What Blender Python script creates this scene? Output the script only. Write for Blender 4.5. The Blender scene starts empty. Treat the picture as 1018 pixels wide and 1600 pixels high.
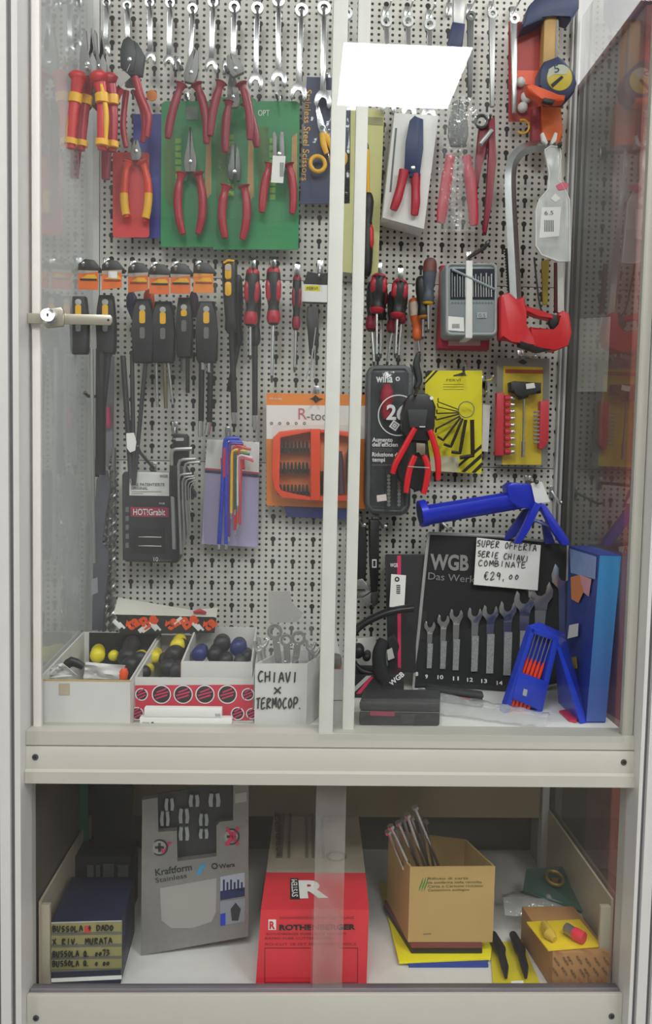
import bpy, bmesh, math, random
from mathutils import Vector as V, Matrix
random.seed(7)
SC = bpy.context.scene
COL = SC.collection

# ---------------------------------------------------------------- camera (metres; x right, y away from the viewer, z up)
FPX = 1250.0
PITCH, YAW, ROLL = 0.064758, 0.033159, 0.020540
CAM = V((0.29604, -1.41559, 0.22155))
def axes():
    cp, sp, cy, sy = math.cos(PITCH), math.sin(PITCH), math.cos(YAW), math.sin(YAW)
    fwd = V((sy*cp, cy*cp, -sp)); right = V((cy, -sy, 0)); up = right.cross(fwd)
    cr, sr = math.cos(ROLL), math.sin(ROLL)
    return right*cr + up*sr, -right*sr + up*cr, fwd
AX, AU, AF = axes()
cam = bpy.data.cameras.new('camera'); co = bpy.data.objects.new('camera', cam); COL.objects.link(co)
cam.sensor_fit = 'VERTICAL'; cam.sensor_height = 36.0; cam.lens = FPX/1600*36.0
cam.clip_start = .02; cam.clip_end = 60
m = Matrix((AX, AU, -AF)).transposed().to_4x4(); m.translation = CAM
co.matrix_world = m
SC.camera = co
SC.view_settings.view_transform = 'Standard'; SC.view_settings.look = 'None'
SC.view_settings.gamma = 1.0; SC.view_settings.use_curve_mapping = False
SC.view_settings.exposure = -0.3
try:
    SC.cycles.transparent_max_bounces = 48; SC.cycles.max_bounces = 8
except Exception: pass
w = bpy.data.worlds.new('world'); SC.world = w; w.use_nodes = True
w.node_tree.nodes['Background'].inputs[0].default_value = (1, 1, 1, 1)
w.node_tree.nodes['Background'].inputs[1].default_value = 0.6
# ceiling lamps (first mirrored in the door, others unseen and added for brightness): centre x, y and the size of each luminous panel (all at ceiling height)
CEIL, FLOOR = 1.78, -1.28
PANELS = [(0.667, -2.60, .48, .53), (-1.75, -2.6, .5, .5), (2.9, -2.6, .5, .5), (-2.5, -3.9, .5, .5), (3.3, -3.9, .5, .5), (0.0, -1.75, .5, .5), (1.3, -1.75, .5, .5), (1.55, -.20, .5, .5)]
LAMP_W = 24.0

def ray(px, py): return AF + AX*((px-509)/FPX) - AU*((py-800)/FPX)
def at(px, py, Y):
    d = ray(px, py); return CAM + d*((Y-CAM.y)/d.y)
def onz(px, py, z):
    d = ray(px, py); return CAM + d*((z-CAM.z)/d.z)
def onx(px, py, x):
    d = ray(px, py); return CAM + d*((x-CAM.x)/d.x)

# ---------------------------------------------------------------- materials
def lin(h):
    h = h.lstrip('#'); r = [int(h[i:i+2], 16)/255 for i in (0, 2, 4)]
    return [c/12.92 if c <= .04045 else ((c+.055)/1.055)**2.4 for c in r]
MATS = {}
def mat(name, hx, rough=.5, metal=0.0, var=.06, scale=40.0, coat=0.0, bump=0.0):
    if name in MATS: return MATS[name]
    m = bpy.data.materials.new(name); m.use_nodes = True; MATS[name] = m
    nt = m.node_tree; p = nt.nodes['Principled BSDF']
    c = lin(hx)
    tc = nt.nodes.new('ShaderNodeTexCoord'); nz = nt.nodes.new('ShaderNodeTexNoise'); nz.inputs['Scale'].default_value = scale
    nz.inputs['Detail'].default_value = 3
    nt.links.new(tc.outputs['Object'], nz.inputs['Vector'])
    mx = nt.nodes.new('ShaderNodeMix'); mx.data_type = 'RGBA'
    mx.inputs[6].default_value = [min(1, v*(1-var)) for v in c]+[1]; mx.inputs[7].default_value = [min(1, v*(1+var)) for v in c]+[1]
    nt.links.new(nz.outputs['Fac'], mx.inputs[0]); nt.links.new(mx.outputs[2], p.inputs['Base Color'])
    p.inputs['Roughness'].default_value = rough; p.inputs['Metallic'].default_value = metal
    if coat: p.inputs['Coat Weight'].default_value = coat; p.inputs['Coat Roughness'].default_value = .1
    if bump:
        b = nt.nodes.new('ShaderNodeBump'); b.inputs['Strength'].default_value = bump; b.inputs['Distance'].default_value = .002
        nt.links.new(nz.outputs['Fac'], b.inputs['Height']); nt.links.new(b.outputs['Normal'], p.inputs['Normal'])
    return m
def clear(name, tint=(1, 1, 1), ior=1.5, rough=0.0, milk=0.0, crinkle=0.0, scale=60.0):
    """thin clear sheet: see-through, mirror by Fresnel at its outer face, a little white scatter (milk)"""
    if name in MATS: return MATS[name]
    m = bpy.data.materials.new(name); m.use_nodes = True; MATS[name] = m
    nt = m.node_tree; nt.nodes.clear(); N = nt.nodes.new; L = nt.links.new
    out = N('ShaderNodeOutputMaterial'); tr = N('ShaderNodeBsdfTransparent'); gl = N('ShaderNodeBsdfGlossy'); df = N('ShaderNodeBsdfDiffuse')
    tr.inputs[0].default_value = (*tint, 1); gl.inputs['Roughness'].default_value = rough; df.inputs[0].default_value = (.85, .86, .86, 1)
    fr = N('ShaderNodeFresnel'); fr.inputs[0].default_value = ior
    ge = N('ShaderNodeNewGeometry'); inv = N('ShaderNodeMath'); inv.operation = 'SUBTRACT'; inv.inputs[0].default_value = 1
    L(ge.outputs['Backfacing'], inv.inputs[1]); mu = N('ShaderNodeMath'); mu.operation = 'MULTIPLY'
    L(fr.outputs[0], mu.inputs[0]); L(inv.outputs[0], mu.inputs[1])
    m1 = N('ShaderNodeMixShader'); m1.inputs[0].default_value = milk; L(tr.outputs[0], m1.inputs[1]); L(df.outputs[0], m1.inputs[2])
    m2 = N('ShaderNodeMixShader'); L(mu.outputs[0], m2.inputs[0]); L(m1.outputs[0], m2.inputs[1]); L(gl.outputs[0], m2.inputs[2])
    tc = N('ShaderNodeTexCoord'); nz = N('ShaderNodeTexNoise'); nz.inputs['Scale'].default_value = scale; nz.inputs['Detail'].default_value = 2
    L(tc.outputs['Object'], nz.inputs['Vector'])
    if crinkle:
        b = N('ShaderNodeBump'); b.inputs['Strength'].default_value = crinkle; b.inputs['Distance'].default_value = .004
        L(nz.outputs['Fac'], b.inputs['Height']); L(b.outputs['Normal'], gl.inputs['Normal']); L(b.outputs['Normal'], fr.inputs['Normal'])
    elif milk:
        r = N('ShaderNodeMapRange'); r.inputs['From Min'].default_value = .3; r.inputs['From Max'].default_value = .7
        r.inputs['To Min'].default_value = milk*.6; r.inputs['To Max'].default_value = milk*1.4
        L(nz.outputs['Fac'], r.inputs['Value']); L(r.outputs[0], m1.inputs[0])
    L(m2.outputs[0], out.inputs[0])
    return m

def ramp_mat(name, lo, hi, z0, z1):
    """printed colour ramp that runs up the object's own height"""
    m = mat(name, lo, .4); nt = m.node_tree; p = nt.nodes['Principled BSDF']
    tc = nt.nodes.new('ShaderNodeTexCoord'); sp = nt.nodes.new('ShaderNodeSeparateXYZ'); r = nt.nodes.new('ShaderNodeMapRange'); mx = nt.nodes.new('ShaderNodeMix'); mx.data_type = 'RGBA'
    nt.links.new(tc.outputs['Object'], sp.inputs[0]); nt.links.new(sp.outputs[2], r.inputs['Value']); r.inputs['From Min'].default_value = z0; r.inputs['From Max'].default_value = z1
    mx.inputs[6].default_value = [*lin(lo), 1]; mx.inputs[7].default_value = [*lin(hi), 1]; nt.links.new(r.outputs[0], mx.inputs[0]); nt.links.new(mx.outputs[2], p.inputs['Base Color'])
    return m

# ---------------------------------------------------------------- mesh building
class MB:
    def __init__(s): s.b = bmesh.new()
    def face_loop(s, pts):
        vs = [s.b.verts.new(p) for p in pts]
        return s.b.faces.new(vs)
    def prism(s, pts, off, bev=0.0, seg=2):
        """outline pts (3-D, planar) pushed along off; the outline is the front face"""
        pts = [V(p) for p in pts]; off = V(off)
        n = V((0, 0, 0))
        for i in range(len(pts)): a, c = pts[i], pts[(i+1) % len(pts)]; n += a.cross(c)
        if n.dot(off) > 0: pts.reverse()
        fr = [s.b.verts.new(p) for p in pts]; bk = [s.b.verts.new(p+off) for p in pts]
        f = s.b.faces.new(fr); g = s.b.faces.new(bk[::-1])
        for i in range(len(pts)):
            j = (i+1) % len(pts); s.b.faces.new((fr[j], fr[i], bk[i], bk[j]))
        if bev: bmesh.ops.bevel(s.b, geom=list(f.edges), offset=bev, segments=seg, affect='EDGES', profile=.5)
        return s
    def plate(s, px, Y, t, bev=0.0, seg=2):
        return s.prism([at(x, y, Y) for x, y in px], (0, t, 0), bev, seg)
    def hull(s, front, back):
        """ring of front points joined to a ring of back points, both capped"""
        fr = [s.b.verts.new(p) for p in front]; bk = [s.b.verts.new(p) for p in back]
        n = len(fr); s.b.faces.new(fr); s.b.faces.new(bk[::-1])
        for i in range(n):
            j = (i+1) % n; s.b.faces.new((fr[j], fr[i], bk[i], bk[j]))
        return s
    def box(s, lo, hi, bev=0.0):
        x0, y0, z0 = lo; x1, y1, z1 = hi
        r = bmesh.ops.create_cube(s.b, size=1)
        for v in r['verts']: v.co = V(((x0+x1)/2+v.co.x*(x1-x0), (y0+y1)/2+v.co.y*(y1-y0), (z0+z1)/2+v.co.z*(z1-z0)))
        if bev:
            es = set(e for v in r['verts'] for e in v.link_edges)
            bmesh.ops.bevel(s.b, geom=list(es), offset=bev, segments=2, affect='EDGES', profile=.5)
        return s
    def obox(s, o, ex, ey, ez, bev=0.0):
        """box with one corner o and three edge vectors"""
        o, ex, ey, ez = V(o), V(ex), V(ey), V(ez)
        n0 = len(s.b.verts); r = bmesh.ops.create_cube(s.b, size=1)
        for v in r['verts']: v.co = o+ex*(v.co.x+.5)+ey*(v.co.y+.5)+ez*(v.co.z+.5)
        fs = set(f for v in r['verts'] for f in v.link_faces)
        bmesh.ops.recalc_face_normals(s.b, faces=list(fs))
        if bev:
            es = set(e for v in r['verts'] for e in v.link_edges)
            bmesh.ops.bevel(s.b, geom=list(es), offset=bev, segments=2, affect='EDGES', profile=.5)
        return s
    def tube(s, pts, r, seg=10, flat=1.0, cap=True):
        """swept round bar through 3-D points; r one radius or one per point; flat squeezes the section along y"""
        pts = [V(p) for p in pts]; n = len(pts)
        rs = list(r) if hasattr(r, '__len__') else [r]*n
        ts = []
        for i in range(n):
            a = pts[max(0, i-1)]; c = pts[min(n-1, i+1)]; t = (c-a); ts.append(t.normalized() if t.length > 1e-9 else V((0, 0, 1)))
        ref = V((0, 1, 0)) if abs(ts[0].y) < .9 else V((1, 0, 0))
        u = (ref - ts[0]*ref.dot(ts[0])).normalized()
        rings = []
        for i in range(n):
            u = (u - ts[i]*u.dot(ts[i])).normalized(); v = ts[i].cross(u)
            rings.append([s.b.verts.new(pts[i]+u*(math.cos(k*2*math.pi/seg)*rs[i]*flat)+v*(math.sin(k*2*math.pi/seg)*rs[i])) for k in range(seg)])
        for i in range(n-1):
            for k in range(seg):
                q = (k+1) % seg; s.b.faces.new((rings[i][k], rings[i][q], rings[i+1][q], rings[i+1][k]))
        if cap: s.b.faces.new(rings[0][::-1]); s.b.faces.new(rings[-1])
        return s
    def ptube(s, px, Y, r, seg=10, flat=1.0, sm=0):
        """tube through pixel points on depth Y (number or list); r in mm; sm = spline smoothing steps"""
        n = len(px); Ys = list(Y) if hasattr(Y, '__len__') else [Y]*n
        rs = [v/1000 for v in r] if hasattr(r, '__len__') else [r/1000]*n
        pts = [at(px[i][0], px[i][1], Ys[i]) for i in range(n)]
        if sm: pts, rs = spline(pts, rs, sm)
        return s.tube(pts, rs, seg, flat)
    def ring(s, c, n, r, rt, seg=24, ts=8, a0=0.0, a1=2*math.pi):
        """torus or arc of one round the axis n"""
        c, n = V(c), V(n).normalized(); u = n.orthogonal().normalized(); v = n.cross(u)
        full = abs(a1-a0-2*math.pi) < 1e-6; k = seg if full else seg+1; R = []
        for i in range(k):
            a = a0+(a1-a0)*i/seg; d = u*math.cos(a)+v*math.sin(a)
            R.append([s.b.verts.new(c+d*(r+rt*math.cos(2*math.pi*j/ts))+n*(rt*math.sin(2*math.pi*j/ts))) for j in range(ts)])
        for i in range(k if full else k-1):
            for j in range(ts):
                q = (j+1) % ts; i2 = (i+1) % k; s.b.faces.new((R[i][j], R[i2][j], R[i2][q], R[i][q]))
        return s
    def annulus(s, c, u, v, r0, r1, t, seg=28):
        """flat ring with thickness t along u x v (towards +n)"""
        c, u, v = V(c), V(u).normalized(), V(v).normalized(); n = u.cross(v)
        Q = []
        for i in range(seg):
            a = 2*math.pi*i/seg; d = u*math.cos(a)+v*math.sin(a)
            Q.append([s.b.verts.new(c+d*r+n*z) for r, z in ((r0, t/2), (r1, t/2), (r1, -t/2), (r0, -t/2))])
        for i in range(seg):
            j = (i+1) % seg
            for k in range(4):
                q = (k+1) % 4; s.b.faces.new((Q[i][k], Q[i][q], Q[j][q], Q[j][k]))
        return s
    def lathe(s, p0, p1, prof, seg=16):
        """profile [(t 0..1 along p0->p1, radius m)]"""
        p0, p1 = V(p0), V(p1)
        return s.tube([p0.lerp(p1, t) for t, r in prof], [r for t, r in prof], seg)
    def disc(s, c, n, r, t, seg=24, bev=0.0):
        c, n = V(c), V(n).normalized(); u = n.orthogonal().normalized(); v = n.cross(u)
        return s.prism([c+u*(r*math.cos(2*math.pi*i/seg))+v*(r*math.sin(2*math.pi*i/seg)) for i in range(seg)], -n*t, bev)
    def ball(s, c, r, seg=12, sc=(1, 1, 1)):
        q = bmesh.ops.create_uvsphere(s.b, u_segments=seg, v_segments=max(6, seg//2), radius=r)
        for v in q['verts']: v.co = V((v.co.x*sc[0], v.co.y*sc[1], v.co.z*sc[2]))+V(c)
        return s
    def sheet(s, grid):
        """closed thin sheet from a grid of points, 0.6 mm thick, for bags and cloth"""
        h, w_ = len(grid), len(grid[0])
        vs = [[s.b.verts.new(p) for p in row] for row in grid]
        fs = [s.b.faces.new((vs[i][j], vs[i+1][j], vs[i+1][j+1], vs[i][j+1])) for i in range(h-1) for j in range(w_-1)]
        bmesh.ops.recalc_face_normals(s.b, faces=fs)
        bmesh.ops.solidify(s.b, geom=fs, thickness=.0006)
        return s
def spline(pts, rs, k=5):
    P, R = [], []; n = len(pts)
    for i in range(n-1):
        p0, p1, p2, p3 = pts[max(0, i-1)], pts[i], pts[i+1], pts[min(n-1, i+2)]
        for j in range(k):
            t = j/k
            P.append(.5*((2*p1)+(p2-p0)*t+(2*p0-5*p1+4*p2-p3)*t*t+(3*p1-p0-3*p2+p3)*t**3)); R.append(rs[i]*(1-t)+rs[i+1]*t)
    P.append(pts[-1]); R.append(rs[-1]); return P, R
WLOC = {}
def wl(o): return WLOC.get(o, V((0, 0, 0))) if o else V((0, 0, 0))
def link(name, mesh, m, parent):
    o = bpy.data.objects.new(name, mesh); COL.objects.link(o)
    if m: mesh.materials.append(m)
    if parent: o.parent = parent
    WLOC[o] = wl(parent)
    return o
def build(name, mb, m, parent=None, smooth=35, label=None, kind=None):
    b = mb.b; org = wl(parent)
    for v in b.verts: v.co -= org
    ca = math.radians(smooth)
    for f in b.faces: f.smooth = True
    b.normal_update()
    for e in b.edges:
        if len(e.link_faces) == 2 and e.calc_face_angle(0) > ca: e.smooth = False
    me = bpy.data.meshes.new(name); b.to_mesh(me); b.free()
    o = link(name, me, m, parent)
    if label: o['label'] = label
    if kind: o['kind'] = kind
    return o
def tag(o, label, cat, group=None, kind=None):
    o['label'] = label; o['category'] = cat
    if group: o['group'] = group
    if kind: o['kind'] = kind
    return o
def thing(name, label, cat, loc, group=None):
    o = bpy.data.objects.new(name, None); COL.objects.link(o); o.location = loc; o.empty_display_size = .01
    WLOC[o] = V(loc); return tag(o, label, cat, group)
def solo(name, mb, m, label, cat, group=None, smooth=35):
    """a thing that is one mesh: its origin goes to the middle of its underside"""
    co_ = [v.co for v in mb.b.verts]
    lo = V([min(c[i] for c in co_) for i in range(3)]); hi = V([max(c[i] for c in co_) for i in range(3)])
    o0 = V(((lo.x+hi.x)/2, (lo.y+hi.y)/2, lo.z))
    for v in mb.b.verts: v.co -= o0
    o = build(name, mb, m, None, smooth); o.location = o0; WLOC[o] = o0
    return tag(o, label, cat, group)
def struct(name, mb, m, smooth=35):
    o = build(name, mb, m, None, smooth); o['kind'] = 'structure'; return o
def clone(root, off, label=None, group=None):
    """a thing with copies of its parts and their sub-parts, moved by off"""
    def rec(o, par):
        c = o.copy(); COL.objects.link(c); c.parent = par
        for ch in [k for k in ALLCH(o)]: rec(ch, c)
        return c
    r = rec(root, None); r.location = root.location+V(off)
    if label: r['label'] = label
    if group: r['group'] = group
    return r
def ALLCH(o): return list(o.children)

# ---------------------------------------------------------------- lettering
def lettering(s, p0, right, up, h, m, parent, width=None, name='lettering', align='LEFT', shear=0.0, lift=.0004, bold=0.0):
    """printed text: p0 left end of the baseline, h cap height in m, width = fitted length"""
    c = bpy.data.curves.new(name, 'FONT'); c.body = s; c.size = 1.0; c.shear = shear; c.extrude = 0; c.align_x = 'LEFT'; c.resolution_u = 3; c.offset = bold
    o = bpy.data.objects.new('tmp', c); COL.objects.link(o)
    dg = bpy.context.evaluated_depsgraph_get(); dg.update()
    me = bpy.data.meshes.new_from_object(o.evaluated_get(dg))
    bpy.data.objects.remove(o); bpy.data.curves.remove(c)
    right, up = V(right).normalized(), V(up).normalized(); n = right.cross(up)
    xs = [v.co.x for v in me.vertices]
    if not xs: return None
    x0, x1 = min(xs), max(xs); sy = h/.69; sx = (width/(x1-x0)) if width else sy
    org = wl(parent)
    if align == 'CENTER': p0 = V(p0)-right*((x1-x0)*sx/2)
    for v in me.vertices: v.co = V(p0)+right*((v.co.x-x0)*sx)+up*(v.co.y*sy)+n*lift-org
    me.name = name
    return link(name, me, m, parent)
def ptext(s, x0, y0, x1, y1, hpx, Y, m, parent, name='lettering', **k):
    """text on a face that looks at the viewer: baseline from pixel (x0,y0) to (x1,y1), cap height hpx pixels"""
    a, b = at(x0, y0, Y), at(x1, y1, Y); r = (b-a).normalized(); u = V((0, -1, 0)).cross(r)
    h = hpx*(at(509, 801, Y)-at(509, 800, Y)).length
    return lettering(s, a, r, u, h, m, parent, width=(b-a).length, name=name, **k)
GL = {'A': [[(0,0),(.5,1),(1,0)],[(.2,.4),(.8,.4)]], 'B': [[(0,0),(0,1),(.7,.9),(.7,.6),(0,.5),(.9,.4),(.8,.05),(0,0)]], 'C': [[(.9,.9),(.4,1),(0,.5),(.3,0),(.9,.1)]],
 'D': [[(0,0),(0,1),(.8,.8),(.9,.3),(0,0)]], 'E': [[(.9,1),(.05,.95),(0,0),(.9,.05)],[(0,.5),(.7,.55)]], 'F': [[(.9,1),(.05,.95),(0,0)],[(0,.5),(.7,.55)]], 'H': [[(0,0),(0,1)],[(.9,0),(.9,1)],[(0,.5),(.9,.5)]],
 'I': [[(.4,0),(.5,1)]], 'L': [[(0,1),(0,0),(.8,0)]], 'M': [[(0,0),(.1,1),(.5,.3),(.9,1),(1,0)]], 'N': [[(0,0),(.1,1),(.8,0),(.9,1)]], 'O': [[(.5,1),(.05,.6),(.3,0),(.9,.4),(.5,1)]], 'P': [[(0,0),(.1,1),(.9,.9),(.8,.5),(.1,.45)]],
 'R': [[(0,0),(.1,1),(.9,.85),(.1,.45),(.9,0)]], 'S': [[(.9,.95),(.2,.9),(.15,.6),(.8,.4),(.7,.05),(0,.1)]], 'T': [[(0,1),(1,1)],[(.5,1),(.45,0)]], 'U': [[(0,1),(.1,.1),(.6,0),(.9,1)]], 'V': [[(0,1),(.4,0),(.9,1)]],
 'X': [[(0,0),(.9,1)],[(0,1),(.9,0)]], 'Q': [[(.5,1),(.05,.6),(.3,0),(.9,.4),(.5,1)],[(.5,.3),(1,-.1)]], '2': [[(0,.8),(.5,1),(.8,.7),(0,0),(.9,.05)]], '9': [[(.8,.8),(.4,1),(.1,.7),(.5,.5),(.85,.8),(.6,0)]], '0': [[(.5,.6),(.1,.3),(.4,0),(.8,.3),(.5,.6)]],
 '7': [[(0,1),(.9,1),(.4,0)]], '3': [[(0,1),(.8,.9),(.3,.55),(.9,.3),(0,0)]], '+': [[(.5,.1),(.5,.9)],[(.1,.5),(.9,.5)]], '€': [[(.9,.9),(.4,1),(.1,.5),(.4,0),(.9,.1)],[(-.1,.6),(.6,.62)],[(-.1,.4),(.5,.42)]], ',': [[(.3,.1),(.1,-.2)]], '.': [[(.2,0),(.3,.05)]]}
def handwriting(s, p0, right, up, h, width, m, parent, pen=.0006, name='handwriting'):
    """felt-pen capitals drawn stroke by stroke"""
    right, up = V(right).normalized(), V(up).normalized(); n = right.cross(up); mb = MB(); cw = width/max(1, len(s)); p0 = V(p0)
    for i, ch in enumerate(s):
        if ch not in GL: continue
        jy = random.uniform(-.06, .06)*h; k = .62 if ch not in ',.' else .4
        for st in GL[ch]:
            pts = [p0+right*(cw*(i+.12+x*k*1.15))+up*(h*(y+.10*x)+jy)+n*.0006 for x, y in st]
            if len(pts) > 2: pts, _ = spline(pts, [1]*len(pts), 4)
            mb.tube(pts, pen, 5)
    return build(name, mb, m, parent)
# ================================================================ palette
ALU = mat('anodised_aluminium', 'd3d3d0', .42, .12, .04, 25)
ALUD = mat('aluminium_groove', '78747a', .5, .3)
CREAM = mat('cream_lacquer', 'b5b3aa', .45, 0, .05, 9)
WHITE = mat('white_board', 'dcdcd8', .5)
PAPER = mat('white_paper', 'ecebe8', .7, 0, .02)
CARTON = mat('white_carton', 'd5d4d1', .65, 0, .04, 20)
KRAFT = mat('brown_cardboard', 'c0a066', .8, 0, .07, 30)
KRAFTD = mat('grey_cardboard', '8a7a66', .85, 0, .08, 30)
STEEL = mat('polished_steel', 'c9cbcd', .24, .95, .04, 60)
STEELD = mat('dark_steel', '5f6060', .42, .8, .08, 60)
SATIN = mat('satin_steel', 'a9aaa8', .38, .85, .05, 60)
BLACK = mat('black_plastic', '1c1c1f', .42, 0, .1)
BLACKM = mat('black_rubber', '202124', .7, 0, .1)
CHAR = mat('charcoal_plastic', '35363a', .5)
RED = mat('red_plastic', 'd2232c', .35, 0, .05)
CRIM = mat('crimson_dipped_grip', 'b0172f', .32, 0, .06)
DRED = mat('dark_red_grip', '8e1530', .4, 0, .08)
ORANGE = mat('orange_plastic', 'f0561d', .4, 0, .05)
ORCARD = mat('orange_card', 'f08a2c', .55, 0, .05)
YEL = mat('yellow_plastic', 'f2b616', .4, 0, .05)
YELC = mat('lemon_card', 'e9dd1b', .5, 0, .03)
BLUE = mat('blue_plastic', '1f3fc4', .35, 0, .05)
NAVY = mat('navy_plastic', '20305c', .45, 0, .08)
GREEN = mat('green_card', '1c8a4c', .5, 0, .06, 30)
LIME = mat('lime_print', '7fb83c', .5)
INK = mat('black_print', '222222', .6)
GREYP = mat('grey_print', '6f7072', .6)
WINK = mat('white_print', 'e8e8e8', .6)
PINK = mat('magenta_print', 'd02a5c', .5)
PEN = mat('felt_pen', '2a2a2c', .6)
GLASS = clear('window_glass', (.955, .965, .96), 1.52)
GLASSM = clear('milky_window_glass', (.95, .96, .955), 1.6, .0, .018, 0, 6)  # a thin milky white mixed into the left door's glass
SIDEGL = clear('side_glass', (.93, .94, .935), 1.95, 0, .05, 0, 5)  # faint milky white put in for the right pane's brighter reflections
SIDEMILK = clear('milky_side_glass', (.93, .94, .935), 1.6, .03, .22, 0, 5)  # stronger milky white mixed into the left side pane
BLIS = clear('clear_blister', (.985, .99, .99), 1.45, .05, .006, .3, 30)
BAG = clear('crinkled_bag', (.95, .95, .95), 1.55, .10, .06, 1.0, 90)
THICK = clear('thick_crinkled_bag', (.92, .92, .92), 1.6, .08, .20, 1.0, 70)
WRAP = clear('clear_wrap', (.97, .97, .97), 1.5, .08, .02, .8, 60)
MILKY = clear('milky_sleeve', (.9, .91, .9), 1.5, .15, .55, 0, 20)
TAPE = clear('packing_tape', (.95, .93, .90), 1.5, .25, .07, 0, 20)

# ================================================================ the shop around the case
WALL = mat('white_wall', 'dfe1e2', .8, 0, .02, 4)
struct('wall_back', MB().box((-3.2, .60, FLOOR), (3.9, .70, CEIL)), WALL)
struct('wall_rear', MB().box((-3.2, -4.7, FLOOR), (3.9, -4.6, CEIL)), mat('shop_wall', '77756f', .8, 0, .35, 2))
struct('wall_left', MB().box((-3.3, -4.7, FLOOR), (-3.2, .7, CEIL)), WALL)
struct('wall_right', MB().box((3.9, -4.7, FLOOR), (4.0, .7, CEIL)), WALL)
struct('floor', MB().box((-3.3, -4.7, FLOOR-.1), (4.0, .7, FLOOR)), mat('shop_floor', 'a3a19c', .5, 0, .08, 8))
struct('ceiling', MB().box((-3.3, -4.7, CEIL), (4.0, .7, CEIL+.1)), WALL)
EMIT = bpy.data.materials.new('lamp_diffuser'); EMIT.use_nodes = True
_p = EMIT.node_tree.nodes['Principled BSDF']; _p.inputs['Emission Color'].default_value = (1, .99, .96, 1); _p.inputs['Emission Strength'].default_value = 6
for i, (x, y, sx, sy) in enumerate(PANELS):
    t = thing('ceiling_light', ['square ceiling light panel mirrored white in the glass door', 'added unseen ceiling light panel by the left wall, middle row', 'added unseen ceiling light panel by the right wall, middle row',
        'added unseen ceiling light panel by the left wall, rear row', 'added unseen ceiling light panel by the right wall, rear row', 'added unseen ceiling light panel above the case, left one', 'added unseen ceiling light panel above the case, right one', 'added unseen light panel brightening the wall above the mahogany cabinet'][i], 'ceiling light', (x, y, CEIL-.025))
    fb = MB(); a, c = sx/2+.02, sy/2+.02
    for lo, hi in (((-a, -c), (a, -c+.02)), ((-a, c-.02), (a, c)), ((-a, -c), (-a+.02, c)), ((a-.02, -c), (a, c))):
        fb.box((x+lo[0], y+lo[1], CEIL-.024), (x+hi[0], y+hi[1], CEIL-.001))
    build('frame', fb, ALU, t)
    build('diffuser', MB().box((x-sx/2, y-sy/2, CEIL-.018), (x+sx/2, y+sy/2, CEIL-.004)), EMIT, t)
    ld = bpy.data.lights.new('lamp', 'AREA'); ld.shape = 'RECTANGLE'; ld.size = sx; ld.size_y = sy; ld.energy = LAMP_W; ld.color = (1, .995, .985)
    lo_ = bpy.data.objects.new('lamp', ld); COL.objects.link(lo_); lo_.parent = t; lo_.location = (0, 0, .004)

# ================================================================ the display case
XL, XR = -.0665, .7655
ZS, ZF = -.157, -.5365                       # top of the upper shelf, top of the bottom tray
ZT = 1.02
case = thing('display_cabinet', 'aluminium framed glass display cabinet full of hand tools on a white pegboard', 'cabinet', (.348, -.17, FLOOR))
def post(x0, x1, y0, y1, name='corner_post', groove=True):
    w_ = x1-x0; mb = MB()
    P = [(x0, y1), (x0, y0)]
    if groove:
        for a, c in ((.13, .29), (.64, .80)):
            P += [(x0+w_*a, y0), (x0+w_*a, y0+.008), (x0+w_*c, y0+.008), (x0+w_*c, y0)]
    P += [(x1, y0), (x1, y1)]
    mb.prism([(x, y, FLOOR+.001) for x, y in P], (0, 0, ZT-FLOOR), .0012)
    return build(name, mb, ALU, case)
post(-.1035, -.0655, -.372, -.312); post(.7625, .8005, -.372, -.312)
for nm, lo, hi in (('groove_strip', -.0985, -.0925), ('groove_strip', -.0790, -.0733), ('groove_strip', .7675, .7735), ('groove_strip', .7868, .7928)):
    build(nm, MB().box((lo, -.3655, FLOOR+.001), (hi, -.3638, ZT)), ALUD, case)  # darker aluminium strips along the bottoms of the post grooves
post(-.0675, -.0565, -.002, .014, 'rear_post', False); post(.748, .760, -.010, .010, 'rear_post', False)
build('rear_post_fin', MB().box((.7515, -.014, ZS), (.7545, -.0102, ZT)), ALUD, case)
# middle rail: stepped profile drawn along x
def zat(py, Y=-.355): return at(509, py, Y).z
za, zb, zc, zd = zat(1148), zat(1169), zat(1206), zat(1226)
P = [(-.352, za), (-.352, zb), (-.349, zb-.001), (-.352, zb-.006), (-.352, zc), (-.358, zc-.002), (-.358, zd), (-.315, zd), (-.315, za)]
build('middle_rail', MB().prism([(-.0654, y, z) for y, z in P], (.8278, 0, 0), .0008), CREAM, case)
ze = zat(1557)
build('bottom_rail', MB().box((-.0654, -.352, ze-.11), (.7624, -.3452, ze), .001), CREAM, case)
for px, py in ((55, 1183), (974, 1191), (56, 1591), (955, 1588)):
    c = at(px, py, -.3525); s_ = build('screw', MB().disc(c+V((0, -.001, 0)), (0, -1, 0), .0042, .003, 16, .0008), STEELD, case)
    build('hex_socket', MB().disc(c+V((0, -.0012, 0)), (0, -1, 0), .002, .0008, 6), INK, s_)
build('base_panel', MB().box((-.0654, -.345, FLOOR+.02), (.7624, -.33, ze-.11)), CREAM, case)
build('shelf', MB().box((XL+.001, -.3145, ZS-.018), (XR-.001, -.004, ZS)), WHITE, case)
build('door_track', MB().box((XL+.002, -.348, ZS-.012), (XR-.004, -.315, ZS-.002)), WHITE, case)
build('tray_floor', MB().box((XL+.002, -.3248, ZF-.015), (XR-.002, .100, ZF)), WHITE, case)
build('lower_track', MB().box((XL+.002, -.3450, ze-.03), (XR-.004, -.3250, ze-.0012), .0006), ALUD, case)
for yy in (-.3385, ): build('track_ridge', MB().box((XL+.002, yy-.0010, ze-.003), (XR-.004, yy+.0010, ze+.0002)), mat('bright_track', 'a09da0', .35, .5), case)
DARKB = mat('dark_back_panel', '6b6760', .7)
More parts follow.
